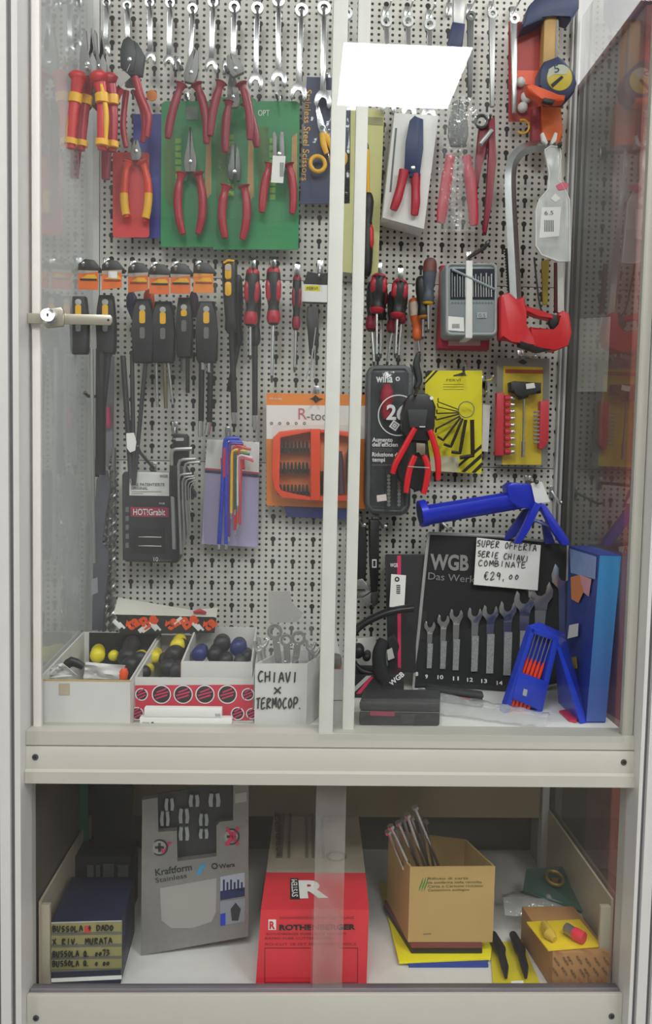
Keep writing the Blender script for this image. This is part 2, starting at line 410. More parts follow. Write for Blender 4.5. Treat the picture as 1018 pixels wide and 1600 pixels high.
build('rear_board', MB().box((XL, .101, ZF-.02), (XR, .106, ZS-.02)), DARKB, case)
build('rear_rail', MB().box((XL+.012, .0, at(500, 1276, 0).z), (.747, .012, ZS-.019)), mat('beige_rail', '9c8d74', .6), case)
for x0, x1, nm in ((XL-.004, XL, 'side_pane'), (XR, XR+.004, 'side_pane')):
    build(nm, MB().box((x0, -.311, ZS-.012), (x1, -.003, ZT-.03)), SIDEMILK if x0 < 0 else SIDEGL, case)
build('lower_side_panel', MB().box((XL-.004, -.311, ZF-.02), (XL, .1, ZS-.02)), mat('dull_side_board', '5a5348', .6), case)
build('lower_side_pane', MB().box((XR, -.311, ZF-.02), (XR+.004, .1, ZS-.02)), SIDEGL, case)
TRAY = mat('tray_side_metal', 'b5ab96', .5, .2)
zt = at(56, 1405, -.30).z
build('tray_side', MB().box((XL+.003, -.306, ZF+.0005), (XL+.0065, .09, zt)), TRAY, case)
o_ = build('tray_front_bracket', MB().box((XL+.0068, -.308, ZF+.0005), (XL+.019, -.300, zt-.004), .001), TRAY, case)
zt2 = at(945, 1390, -.28).z
build('tray_side', MB().box((XR-.0065, -.306, ZF+.0005), (XR-.003, .09, zt2)), TRAY, case)
mb = MB().box((XR-.022, -.308, ZF+.0005), (XR-.0068, -.300, zt2-.01), .001); o_ = build('tray_front_bracket', mb, TRAY, case)
for px, py in ((959, 1482), (964, 1482), (956, 1528), (962, 1530)):
    c = at(px, py, -.3085); build('slot', MB().box((c.x-.0013, -.3092, c.z-.010), (c.x+.0013, -.3081, c.z+.010)), INK, o_)
# pegboard panels -------------------------------------------------
def peg_material():
    m = bpy.data.materials.new('perforated_board'); m.use_nodes = True; nt = m.node_tree; p = nt.nodes['Principled BSDF']; N = nt.nodes.new; L = nt.links.new
    tc = N('ShaderNodeTexCoord'); sp = N('ShaderNodeSeparateXYZ'); L(tc.outputs['Object'], sp.inputs[0])
    def M(op, a, b=None, c=None):
        n = N('ShaderNodeMath'); n.operation = op
        for i, v in enumerate((a, b, c)):
            if v is None: continue
            if isinstance(v, (int, float)): n.inputs[i].default_value = v
            else: L(v, n.inputs[i])
        return n.outputs[0]
    X = M('ADD', sp.outputs[0], case.location.x); Z = M('ADD', sp.outputs[2], case.location.z)
    def cell(v, d, sh): return M('MULTIPLY', M('SUBTRACT', M('FRACT', M('ADD', M('DIVIDE', v, d), sh)), sh), d)
    def length(a, b): return M('SQRT', M('ADD', M('MULTIPLY', a, a), M('MULTIPLY', b, b)))
    hole = length(cell(X, .0357/3, .5), cell(Z, .04/4, .5))
    U, W = cell(X, .0357, .5), cell(Z, .04, .6); head = length(U, W)
    AU_ = M('ABSOLUTE', U); slot = M('MAXIMUM', M('SUBTRACT', AU_, .0021), M('MAXIMUM', M('SUBTRACT', W, 0.0), M('SUBTRACT', -.0125, W) if False else M('SUBTRACT', M('MULTIPLY', W, -1), .0128)))
    d = M('MINIMUM', M('MINIMUM', M('SUBTRACT', hole, .0024), M('SUBTRACT', head, .0046)), slot)
    mr = N('ShaderNodeMapRange'); mr.inputs['From Min'].default_value = -.0003; mr.inputs['From Max'].default_value = .0003; L(d, mr.inputs['Value'])
    nz = N('ShaderNodeTexNoise'); nz.inputs['Scale'].default_value = 5; L(tc.outputs['Object'], nz.inputs['Vector'])
    mx0 = N('ShaderNodeMix'); mx0.data_type = 'RGBA'; mx0.inputs[6].default_value = [*lin('cdcac2'), 1]; mx0.inputs[7].default_value = [*lin('d9d7cf'), 1]; L(nz.outputs['Fac'], mx0.inputs[0])
    mx = N('ShaderNodeMix'); mx.data_type = 'RGBA'; mx.inputs[6].default_value = [*lin('1c1a17'), 1]; L(mx0.outputs[2], mx.inputs[7]); L(mr.outputs[0], mx.inputs[0])
    L(mx.outputs[2], p.inputs['Base Color']); p.inputs['Roughness'].default_value = .5
    return m
PEG = peg_material()
s1, s2 = at(500, 439.5, 0).z, at(500, 725, 0).z
for z0, z1 in ((s1+.0006, ZT), (s2+.0006, s1-.0006), (ZS+.0005, s2-.0006)):
    build('pegboard_panel', MB().box((XL+.011, .0002, z0), (.7478, .004, z1), .0004), PEG, case)
build('panel_backing', MB().box((XL+.012, .0045, ZS-.018), (.747, .012, ZT)), INK, case)
# sliding doors ----------------------------------------------------
def px_x(px, py, Y): return at(px, py, Y).x
a0, a1 = px_x(497.5, 1138, -.345), px_x(519.5, 1138, -.345)
b0, b1 = px_x(534.5, 1125, -.330), px_x(552.5, 1125, -.330)
STILE = mat('white_door_stile', 'dedcd6', .45)
zd0, zd1 = ZS-.0015, ZT-.03
rear = thing('sliding_door', 'left glass sliding door with the lock bar across it', 'glass door', (.18, -.328, zd0))
build('stile', MB().box((-.0615, -.333, zd0), (-.0510, -.323, zd1), .0012), STILE, rear)
build('stile', MB().box((b0, -.333, zd0), (b1, -.323, zd1), .0012), STILE, rear)
build('bottom_edge', MB().box((-.0510, -.331, zd0), (b0, -.325, zd0+.004)), STILE, rear)
build('glass_pane', MB().box((-.0510, -.3300, zd0+.004), (b0, -.3262, zd1)), GLASSM, rear)
front = thing('sliding_door', 'right glass sliding door in front mirroring a ceiling light', 'glass door', (.56, -.343, zd0))
build('stile', MB().box((a0, -.349, zd0), (a1, -.338, zd1), .0012), STILE, front)
build('stile', MB().box((.7465, -.347, zd0), (.7615, -.337, zd1), .0012), CREAM, front)
build('glass_pane', MB().box((a0-.001, -.3525, zd0+.001), (.7470, -.3492, zd1)), GLASS, front)
lowl = thing('sliding_pane', 'clear lower glass pane on the left before the bottom tray', 'glass pane', (.15, -.33, ZF))
q0, q1 = px_x(490, 1400, -.337), px_x(537, 1400, -.337)
build('glass', MB().box((-.0640, -.3295, ze-.0005), (q1, -.3265, zd-.001)), GLASS, lowl)
lowr = thing('sliding_pane', 'clear lower glass pane on the right before the cardboard box', 'glass pane', (.58, -.337, ZF))
build('glass', MB().box((q0, -.3365, ze-.0005), (.7610, -.3335, zd-.001)), GLASS, lowr)
build('tape_strip', MB().box((q0+.0005, -.3372, ze+.0005), (q1, -.3367, zd-.0015)), TAPE, lowr)
# lock bar
lk = thing('lock', 'steel lock cylinder on a slotted flat bar across the left door', 'lock', at(80, 497, -.352))
LB = mat('nickel_lock', 'b9b5a6', .35, .7)
build('bar', MB().plate([(43, 489), (172, 492), (175, 496), (175, 503), (172, 508), (43, 505)], -.3405, .002, .0006), LB, lk)
build('hole', MB().disc(at(169, 500, -.3407), (0, -1, 0), .0016, .0006, 12), INK, lk)
build('plate', MB().plate([(66, 483), (95, 480), (98, 484), (98, 509), (72, 512), (66, 506)], -.348, .007, .001), LB, lk)
cy = at(74, 492, -.365)
c_ = build('cylinder', MB().tube([at(78, 496, -.348), at(74, 493, -.363), cy], [.010, .0095, .0085], 20), STEEL, lk)
build('keyhole', MB().plate([(72.5, 489), (76, 490), (75, 497), (72, 496)], cy.y-.0006, .0004), INK, c_)
# ================================================================ builders for the goods
FORGED = mat('forged_steel', '8e8e8d', .55, .45, .08, 50)
def S(Y): return (at(510, 800, Y)-at(509, 800, Y)).length      # metres per pixel at depth Y
def hook(px, py, tx, ty, Yt, label, r=.0022, tip=True, ym=WHITE):
    """peg hook: small plate on the board, rod to its raised tip"""
    a, c = at(px, py, -.002), at(tx, ty, Yt)
    t = thing('peg_hook', label, 'hook', a, 'metal peg hooks on the board')
    build('base_plate', MB().box((a.x-.005, -.0035, a.z-.012), (a.x+.005, -.0012, a.z+.010), .0005), STEEL, t)
    mid = a.lerp(c, .86); mid.z -= .004
    mb = MB().tube([a, mid, c], [r, r, r*.9], 8)
    if tip: mb.ball(c, r*1.25, 10)
    build('rod', mb, STEEL if ym is WHITE else ym, t)
    return t
def wrench(label, ring, jaw, Y, rr=9.0, jw=11.0, sw=4.0, th=6.0, group='combination wrenches hanging in the top row', name='combination_wrench', m=None):
    """combination wrench: ring end at pixel ring, open jaw centre at pixel jaw; mm sizes"""
    a, c = at(*ring, Y), at(*jaw, Y); d = (c-a).normalized(); s_ = V((0, -1, 0)).cross(d).normalized(); L = (c-a).length; k = .001
    mb = MB().annulus(a, s_, d, rr*.55*k, rr*k, th*1.3*k, 24)
    def P(u, v): return a+d*v+s_*u
    n = V((0, th*k, 0))
    mb.prism([P(x, y)-n/2 for x, y in ((-sw*.75*k, rr*.85*k), (sw*.75*k, rr*.85*k), (sw*k, rr*2*k), (sw*.9*k, L*.6), (sw*1.1*k, L-jw*1.0*k), (-sw*1.1*k, L-jw*1.0*k), (-sw*.9*k, L*.6), (-sw*k, rr*2*k))], n, .0008)
    w_ = jw*k; J = []
    for i in range(13):                                   # outer round of the head, then the slot
        a_ = math.radians(205+i*(130/12)); J.append((w_*math.cos(a_)*1.0, w_*math.sin(a_)))
    J = [(-.42*w_, -1.15*w_), (.42*w_, -1.15*w_), (.86*w_, -.62*w_), (1.02*w_, 0), (.98*w_, .55*w_), (.72*w_, .98*w_), (.46*w_, .72*w_), (.50*w_, .1*w_), (.34*w_, -.28*w_), (-.12*w_, -.40*w_), (-.42*w_, -.12*w_), (-.52*w_, .40*w_), (-.78*w_, .82*w_), (-1.02*w_, .35*w_), (-1.0*w_, -.2*w_), (-.80*w_, -.72*w_)]
    mb.prism([P(x, L+y)-n*.6 for x, y in J], n*1.2, .0007)
    return solo(name, mb, m or STEEL, label, 'wrench', group)
def bez(p0, p1, p2, n=9): return [((1-t)**2*p0[0]+2*t*(1-t)*p1[0]+t*t*p2[0], (1-t)**2*p0[1]+2*t*(1-t)*p1[1]+t*t*p2[1]) for t in [i/(n-1) for i in range(n)]]
def pliers(label, piv, heads, hl, hr, Y, grip, head=None, r=6.2, group=None, bands=None, name='pliers', guard=True, ht=.008, loc=None):
    """piv pivot pixel; heads = outlines of the metal jaws (pixels); hl, hr = pixel paths of the two grips"""
    t = thing(name, label, 'pliers', loc or at(piv[0], max(hl[-1][1], hr[-1][1]), Y), group)
    for i, h in enumerate(heads):
        build('jaw', MB().plate(h, Y-ht/2+i*.0015, ht, .0010), head if head not in (None, SATIN) else FORGED, t)
    c = at(piv[0], piv[1], Y-ht/2-.0004)
    build('rivet', MB().disc(c, (0, -1, 0), .0036, .002, 16, .0006), STEEL, t)
    for s_, path in ((0, hl), (1, hr)):
        n = len(path); k = [r*(1.25 if (i == 0 and guard) else .86 if i == 1 else 1.0 if i < n-2 else .92) for i in range(n)]
        if n == 3: path = bez(*path); n = 9; k = [r*(1.3 if i == 0 and guard else .82 if i == 1 else .9+.18*math.sin(math.pi*(i/8)**.8)) for i in range(n)]
        k[-1] *= .8
        g = build('handle', MB().ptube(path, Y+(.003 if s_ else -.001), k, 12, .75, 3), grip, t, 60)
        if guard:
            p = path[0]; q = path[1]
            a = at(*p, Y); c2 = at(p[0]+(q[0]-p[0])*.35, p[1]+(q[1]-p[1])*.35, Y)
            build('thumb_guard', MB().tube([a.lerp(c2, -.25), a.lerp(c2, .3), c2], [r*.0011, r*.00165, r*.001], 12, .75), grip, g, 60)
        if bands:
            for f0, f1 in bands[1]:
                i0, i1 = f0*(n-1), f1*(n-1)
                def pt(f): i = min(n-2, int(f)); u = f-i; return (path[i][0]*(1-u)+path[i+1][0]*u, path[i][1]*(1-u)+path[i+1][1]*u)
                pp = [pt(i0+(i1-i0)*j/3) for j in range(4)]
                build('grip_band', MB().ptube(pp, Y-.001, r*1.13, 12, .78), bands[0], g, 60)
    return t
def combo_head(piv, tip, w, open_=.12):
    """two jaw outlines of combination pliers between pivot and tip (pixels), w = half width"""
    dx, dy = tip[0]-piv[0], tip[1]-piv[1]; L = math.hypot(dx, dy); ux, uy = dx/L, dy/L; nx, ny = -uy, ux
    def P(u, v): return (piv[0]+ux*u*L+nx*v*w, piv[1]+uy*u*L+ny*v*w)
    a = [P(-.45, .75), P(-.1, 1.05), P(.35, .95), P(.95, .42), P(1, .08), P(.4, .05), P(.1, -.2), P(-.45, -.1)]
    c = [P(-.45, -.75), P(-.1, -1.05), P(.35, -.95), P(.95, -.42), P(1, -.08), P(.4, -.05), P(.1, .2), P(-.45, .1)]
    return [a, c]
def needle_head(piv, tip, w):
    dx, dy = tip[0]-piv[0], tip[1]-piv[1]; L = math.hypot(dx, dy); ux, uy = dx/L, dy/L; nx, ny = -uy, ux
    def P(u, v): return (piv[0]+ux*u*L+nx*v*w, piv[1]+uy*u*L+ny*v*w)
    return [[P(-.3, .8), P(0, 1.0), P(.22, .85), P(.35, .5), P(1, .14), P(1, .03), P(.2, .06), P(-.3, -.1)],
            [P(-.3, -.8), P(0, -1.0), P(.22, -.85), P(.35, -.5), P(1, -.14), P(1, -.03), P(.2, -.06), P(-.3, .1)]]
def card(t, px, Y, m, name='card', th=.0012, bev=.0, label=None):
    return build(name, MB().plate(px, Y, th, bev), m, t, label=label)
def rect(x0, y0, x1, y1, r=0):
    if not r: return [(x0, y0), (x1, y0), (x1, y1), (x0, y1)]
    P = []
    for cx, cy, a0 in ((x0+r, y0+r, 180), (x1-r, y0+r, 270), (x1-r, y1-r, 0), (x0+r, y1-r, 90)):
        for i in range(5): a = math.radians(a0+i*22.5); P.append((cx+r*math.cos(a), cy+r*math.sin(a)))
    return P
def blister(t, front, back, Yf, Yb, m=None, name='blister'):
    """domed clear cover: smaller front outline at Yf, wider one at Yb"""
    return build(name, MB().hull([at(x, y, Yf) for x, y in front], [at(x, y, Yb) for x, y in back]), m or BLIS, t)
def grow(px, d):
    cx = sum(p[0] for p in px)/len(px); cy = sum(p[1] for p in px)/len(px); o = []
    for x, y in px:
        l = math.hypot(x-cx, y-cy); o.append((x+(x-cx)/l*d, y+(y-cy)/l*d))
    return o
def screwdriver(label, top, mid, tip, Y, hm, r=11.0, shaft=2.6, accents=(), sm=None, group=None, tipm=None, Yt=None, prof=None, name='screwdriver', cat='screwdriver', tiplen=.12):
    """handle from pixel top to mid, shaft on to pixel tip; accents = (material, t0, t1, side) strips, side -1/1 or 0 for a full collar"""
    a, c, e = at(*top, Y), at(*mid, Y), at(*tip, Yt if Yt is not None else Y)
    t = thing(name, label, cat, e, group); k = r*.001
    prof = prof or [(0, .55), (.04, .82), (.14, .95), (.35, 1.0), (.55, .86), (.68, .70), (.78, .82), (.90, .90), (.97, .72), (1, .5)]
    h = build('handle', MB().lathe(a, c, [(u, v*k) for u, v in prof], 16), hm, t, 50)
    d = c-a
    def pr_(u):
        for (u0, v0), (u1, v1) in zip(prof, prof[1:]):
            if u0 <= u <= u1: return v0+(v1-v0)*(u-u0)/max(1e-6, u1-u0)
        return prof[-1][1]
    for am, t0, t1, sd in accents:
        us = [t0+(t1-t0)*j/5 for j in range(6)]
        if sd == 0: build('collar', MB().tube([a+d*u for u in us], [pr_(u)*k*1.05 for u in us], 16), am, h, 50)
        else:
            side = V((0, -1, 0)).cross(d.normalized())
            if sd == 2: off = [V((0, -1, 0))*(pr_(u)*k*.72) for u in us]
            else: off = [(side*sd*.62+V((0, -.45, 0)))*(pr_(u)*k) for u in us]
            build('grip_insert', MB().tube([a+d*u+o for u, o in zip(us, off)], [k*.2]+[k*.46]*4+[k*.2], 10), am, h, 60)
    if shaft:
        s0 = c-d*.03; q = s0.lerp(e, 1-tiplen)
        build('shaft', MB().tube([s0, q], shaft*.001, 10), sm or STEEL, t)
        build('tip', MB().tube([q, q.lerp(e, .5), e], [shaft*.00105, shaft*.0010, shaft*.0006], 10), tipm or STEELD, t)
    return t

# ================================================================ top row: combination wrenches on their hooks
WR = [((122, -8), (121, 70), -.035, 7, 8), ((167, 5), (165, 80), -.035, 7, 8), ((199, 10), (200, 78), -.035, 7, 8), ((234, 5), (235, 92), -.04, 7.5, 9), ((266, 6), (264, 97), -.04, 7.5, 9), ((301, 15), (296, 118), -.045, 8, 9.5), ((333, 4), (330, 104), -.045, 8.5, 10.5),
      ((366, 12), (364, 112), -.045, 9, 10.5), ((402, 14), (399, 129), -.045, 9.5, 12.5), ((435, 2), (435, 124), -.045, 10, 13.5), ((471, 17), (466, 146), -.045, 10.5, 14), ((506, 14), (504, 158), -.045, 11, 14), ((541, 22), (539, 152), -.04, 10, 13)]
WW = ['short bare wrench farthest left in the top row, beside the side pane', 'second wrench from the left of the top row', 'third wrench from the left of the top row above the black cable cutter', 'fourth wrench from the left of the top row', 'fifth wrench from the left of the top row',
      'sixth wrench from the left, running down behind dark red pliers', 'combination wrench left of the two dark red pliers joints, jaw open at the right pair', 'combination wrench hanging behind the right dark red pliers', 'bright combination wrench with open jaw just right of the dark red pliers',
      'combination wrench above the green card with the white tag, jaw open downward', 'long wrench whose jaw meets the corner of the navy scissors card', 'longest wrench of the left door, just left of the white door stiles', 'wrench hidden between the two white door stiles']
for i, (a, c, Y, rr, jw) in enumerate(WR):
    wrench(WW[i], a, c, Y, rr, jw, 3.2+rr*.12)
    hook(a[0]+1, a[1]-4, a[0]-1, a[1]-1, Y-.03, 'peg hook at the ring of the '+['wrench farthest left', 'second wrench from the left', 'third wrench from the left', 'fourth wrench from the left', 'fifth wrench from the left', 'sixth wrench from the left', 'wrench left of the second dark red pair', 'wrench behind the right dark red pliers', 'wrench just right of the dark red pliers', 'wrench above the white tagged green card', 'long wrench above the navy scissors card', 'longest wrench left of the stiles', 'wrench between the two stiles'][i], .0024, False, STEELD)
for i, (a, c) in enumerate([((603, 34), (606, 168)), ((637, 34), (638, 176)), ((671, 39), (669, 182))]):
    l = ['leftmost of the three wrenches hanging behind the mirrored light', 'middle of the three wrenches hanging behind the mirrored light', 'rightmost of the three wrenches hanging behind the mirrored light'][i]
    wrench(l, a, c, -.045, 9.5, 12.5, 4.6)
    hook(a[0]-1, a[1]-14, a[0]+8, a[1]-34, -.10, 'slanted peg hook of the '+l.split(' hanging')[0], .0016, False)
t = thing('socket_wrench', 'wrench with navy blue dipped grip above the mirrored light', 'wrench', at(713, 80, -.06))
build('shank', MB().plate([(708, -12), (728, -12), (724, 40), (708, 40)], -.064, .008, .001), SATIN, t)
build('grip', MB().plate([(707, 33), (727, 36), (722, 74), (716, 82), (702, 80), (698, 74)], -.067, .014, .003), NAVY, t)
hook(701, 14, 700, -2, -.08, 'peg hook beside the navy blue gripped wrench', .0016, False)
for i, (x, y0, y1, tx) in enumerate([(734, 16, 150, 748), (768, 12, 166, 775), (802, 20, 176, 815)]):
    l = ['thin steel bar hanging right of the blue gripped wrench', 'long grey steel bar hanging above the red pipe wrench', 'slender silver bar hanging beside the orange carded goods'][i]
    mb = MB().plate([(x-4, y0+14), (x+6, y0+14), (x+3+i, y1), (x-3+i, y1)], -.045, .006, .001)
    mb.annulus(at(x+1, y0+10, -.042), (1, 0, 0), (0, 0, 1), .004, .008, .006)
    solo('steel_bar', mb, [STEELD, SATIN, STEEL][i], l, 'tool', 'long bars in the top row')
    hook(x-1, y0, tx, y0-30, -.10, 'slanted peg hook of the '+l.split(' hanging')[0], .0016, False)

# ================================================================ pliers of the upper left
VDE = (YEL, [(.30, .42), (.88, .95)])
def vde(lbl, dx, dy, Y, grip, band, group='insulated pliers with yellow banded grips'):
    p = lambda l: [(x+dx, y+dy) for x, y in l]
    return pliers(lbl, (136+dx, 99+dy), [p(h) for h in ([(124, 118), (124, 84), (128, 72), (131, 42), (134, 46), (136, 78), (140, 90), (146, 118)], [(150, 118), (150, 96), (144, 80), (140, 72), (142, 42), (147, 76), (146, 80), (134, 92), (130, 118)])],
        p([(123, 116), (118, 150), (113, 190), (110, 232)]), p([(153, 116), (159, 150), (160, 190), (159, 234)]), Y, grip, SATIN, 9.2, group, band)
f_ = vde('red pliers with yellow bands nearest the left side pane, silver jaws up', 0, 0, -.145, RED, VDE)
b = vde('second pair of red and yellow pliers, half hidden behind the front pair', 16, 3, -.115, CRIM, VDE)
vde('dark red pliers hanging lowest behind the red and yellow ones', 6, 46, -.085, DRED, None)
for hd, ps in zip([c for c in f_.children if c.name.startswith('handle')], ([(119, 138), (113, 168), (107, 196), (104, 228)], [(158, 132), (165, 168), (166, 192), (165, 226)])): build('grip_band', MB().ptube(ps, -.147, [2.5, 4, 4, 2.5], 10, 1, 4), YEL, hd, 60)
pliers('black headed cable cutter with crimson grips and a grey tag', (202, 92), [[(188, 108), (187, 78), (192, 62), (200, 56), (209, 64), (213, 84), (208, 112)], [(200, 116), (196, 90), (204, 66), (214, 66), (226, 86), (222, 118)]],
       [(188, 138), (180, 158), (174, 190), (173, 228)], [(212, 120), (220, 150), (232, 180), (229, 214)], -.088, CRIM, mat('blackened_steel', '3b3c3f', .45, .6), 6.5, 'dark red handled pliers', guard=False, name='cable_cutter')
pliers('crimson pliers tucked behind the cable cutter, grips only in view', (204, 118), combo_head((204, 118), (204, 82), 11), [(197, 142), (194, 170), (192, 200), (197, 230)], [(212, 142), (222, 170), (226, 200), (222, 222)], -.064, CRIM, SATIN, 5.6, 'dark red handled pliers', guard=False)
t = thing('tag', 'crumpled grey paper tag tied to the black cable cutter', 'tag', at(188, 134, -.098))
build('paper', MB().plate([(173, 120), (188, 106), (204, 120), (188, 136)], -.1, .0008), mat('grey_paper', 'b9bab4', .8), t)
build('wire', MB().ptube([(190, 110), (198, 112), (203, 100)], -.1, .6, 6), STEEL, t)
for i, (pv, tip, L, R, Y, lb, hd) in enumerate([
  ((298, 112), (305, 76), [(284, 131), (266, 175), (262, 216)], [(306, 131), (326, 172), (322, 224)], -.09, 'dark red pliers in front of the first green card, jaws up', 10),
  ((368, 106), (358, 84), [(346, 128), (330, 168), (328, 212)], [(376, 130), (394, 170), (390, 218)], -.09, 'dark red pliers in front of the second green card, jaws up', 12),
  ((364, 150), (362, 112), [(358, 158), (350, 196), (352, 238)], [(384, 160), (398, 196), (401, 230)], -.068, 'dark red pliers behind the right pair, hanging a bit lower', 9)]):
    pliers(lb, pv, combo_head(pv, tip, hd), L, R, Y, DRED, SATIN, 6.6, 'dark red handled pliers')
hook(278, 98, 283, 106, -.115, 'long peg hook holding the dark red pliers before the first green card', .0028, ym=STEELD)
hook(352, 104, 356, 111, -.115, 'long peg hook holding the dark red pliers before the second green card', .0028, ym=STEELD)
hook(150, 92, 135, 106, -.18, 'peg hook holding the red and yellow pliers', .0026)
# red blister with orange pliers, blue card behind it
t = thing('blister_pack', 'navy blue card hanging behind the red pliers blister', 'packaging', at(240, 372, -.02))
card(t, rect(208, 178, 256, 372), -.022, mat('indigo_card', '2e3192', .5), bev=.0)
build('header', MB().plate([(212, 166), (232, 160), (240, 178), (212, 178)], -.0225, .0012), PAPER, t)
build('sticker', MB().disc(at(237, 149, -.0225), (0, -1, 0), .009, .0012), ORCARD, t)
t = thing('blister_pack', 'red blister pack with orange handled pliers left of the green cards', 'packaging', at(205, 372, -.03), 'carded pliers')
card(t, rect(176, 238, 233, 371, 4), -.036, mat('coral_card', 'd83a3c', .5))
blister(t, grow(rect(184, 246, 230, 340, 12), -2), rect(180, 240, 235, 350, 12), -.062, -.037)
pliers('orange red pliers inside the red blister pack, yellow trimmed grip', (212, 236), combo_head((212, 240), (212, 218), 8), [(200, 252), (188, 300), (198, 340)], [(222, 252), (240, 296), (226, 346)], -.048, mat('vermilion_grip', 'e8402a', .35), SATIN, 6.0, 'carded pliers', (YEL, [(.55, .95)]), ht=.006)
# three green cards
def green(lb, x0, y0, x1, y1, lean, Y, plb, pargs, group='carded pliers'):
    t = thing('blister_pack', lb, 'packaging', at((x0+x1)/2, y1, Y), group)
    card(t, [(x0, y0+4), (x0+6, y0), (x1-6, y0), (x1, y0+4), (x1+lean, y1), (x0+lean, y1)], Y, GREEN)
    bl = MB().plate([(x0+4, y0+40), (x0+20, y0+40), (x0+20, y1-70), (x0+14, y1-62), (x0+4, y1-80)], Y-.0006, .0005)
    build('printed_panel', bl, mat('leaf_print', '4d7a3a', .6, 0, .3, 90), t)
    lm = MB()
    for k in range(9): lm.plate(rect(x0+22, y0+58+k*11, x0+31, y0+66+k*11), Y-.0007, .0004)
    build('printed_lettering', lm, LIME, t, kind='stuff')
    build('printed_stripe', MB().plate([(x1-12, y0+56), (x1-4, y0+50), (x1-4, y1-84), (x1-10, y1-76), (x1-14, y1-90)], Y-.0006, .0005), mat('tan_print', 'c49a62', .6, 0, .2, 60), t)
    return t
t1 = green('first green card from the left with needle nose pliers, under dark red pliers', 252, 158, 334, 386, -1, -.028, '', 0)
pliers('carded needle nose pliers with red grips on the first green card', (297, 252), needle_head((297, 252), (297, 198), 10), [(284, 270), (270, 320), (286, 366)], [(309, 270), (324, 320), (309, 366)], -.045, CRIM, SATIN, 6.6, 'pliers on green cards', ht=.008)
card(t1, rect(291, 166, 309, 187), -.0292, mat('grey_paper2', '7d8a84', .7), 'price_sticker', .001)
blister(t1, grow(rect(270, 200, 326, 372, 22), -4), rect(268, 196, 328, 376, 22), -.058, -.0292)
t2 = green('middle green card with bulging clear blister over heavy pliers', 334, 152, 400, 390, -1, -.030, '', 0)
pliers('heavy combination pliers with red grips on the middle green card', (366, 268), [[(357, 280), (356, 262), (358, 236), (360, 224), (366, 224), (366, 262), (364, 282)], [(374, 282), (376, 262), (373, 236), (371, 225), (368, 225), (368, 262), (369, 282)]], [(354, 290), (340, 330), (352, 372)], [(380, 290), (392, 330), (378, 374)], -.047, CRIM, STEELD, 6.8, 'pliers on green cards', ht=.008)
blister(t2, [(352, 212), (362, 205), (376, 206), (386, 220), (390, 250), (392, 360), (380, 378), (350, 378), (342, 360), (344, 240)], [(344, 208), (358, 199), (378, 200), (392, 214), (397, 250), (397, 366), (384, 384), (346, 384), (337, 366), (338, 236)], -.062, -.0312)
t3 = green('right green card printed OPT with a white barcode tag over its pliers', 399, 158, 468, 390, -2, -.028, '', 0)
ptext('OPT', 403, 181, 421, 181, 8.5, -.0284, WINK, t3)
pliers('carded wire cutter with red grips behind a white barcode tag', (436, 240), [[(426, 258), (425, 208), (429, 205), (432, 214), (432, 258)], [(445, 258), (443, 206), (438, 205), (436, 214), (437, 258)]], [(422, 256), (410, 290), (409, 332)], [(450, 256), (462, 290), (456, 334)], -.045, CRIM, SATIN, 6.4, 'pliers on green cards', ht=.008)
blister(t3, grow(rect(410, 206, 462, 348, 16), -3), rect(406, 200, 466, 354, 16), -.058, -.0292)
tg = thing('tag', 'white barcode tag stuck on the right green card', 'tag', at(434, 286, -.06))
card(tg, [(426, 243), (446, 244), (442, 286), (423, 285)], -.0606, PAPER, 'paper', .0006)
mb = MB()
for k in range(5): mb.plate(rect(437+k*1.4, 254, 437.8+k*1.4, 276), -.0611, .0004)
build('barcode', mb, GREYP, tg, kind='stuff')
for x, y, n in ((292, 152, 'first'), (367, 146, 'middle'), (434, 152, 'right')):
    hook(x, y, x-2, y-3, -.06, 'peg hook holding the %s green card' % n, .002, ym=STEELD)
# scissors
t = thing('scissors_card', 'navy card lettered in yellow for stainless steel scissors', 'packaging', at(508, 320, -.03))
card(t, [(479, 120), (548, 122), (546, 318), (468, 318), (470, 285)], -.03, mat('navy_card', '2a3358', .5))
card(t, [(500, 141), (520, 141), (520, 150), (500, 150)], -.0308, PAPER, 'header_slot', .0006)
tx = at(477, 140, -.0304); ty = at(471, 282, -.0304); r_ = (ty-tx).normalized()
lettering('Stainless Steel Scissors', tx, r_, V((0, -1, 0)).cross(r_), .0105, YEL, t, width=(ty-tx).length)
blister(t, rect(488, 160, 540, 300, 10), rect(484, 156, 546, 306, 10), -.052, -.0312)
t = thing('scissors', 'scissors with yellow ring handles carded beside the door stile', 'scissors', at(500, 275, -.042))
build('blade', MB().plate([(492, 162), (497, 170), (509, 208), (504, 216), (497, 200)], -.043, .002, .0003), STEEL, t)
build('blade', MB().plate([(497, 162), (500, 172), (507, 196), (513, 206), (506, 212), (499, 190)], -.0405, .002, .0003), STEEL, t)
build('screw', MB().disc(at(503, 199, -.0436), (0, -1, 0), .0035, .0015), STEELD, t)
mb = MB().ptube([(503, 208), (505, 225), (510, 240)], -.043, [5, 5.5, 4], 10, .6, 3)
mb.ring(at(496, 256, -.043), (.15, -1, 0), .0125, .0036, 24, 8)
build('handle', mb, YEL, t, 60)
mb = MB().ptube([(506, 208), (513, 220), (520, 236)], -.040, [5, 5.5, 4], 10, .6, 3)
mb.ring(at(528, 248, -.040), (-.15, -1, 0), .0125, .0036, 24, 8)
build('handle', mb, YEL, t, 60)
hook(511, 118, 510, 116, -.07, 'steel peg hook holding the scissors card')
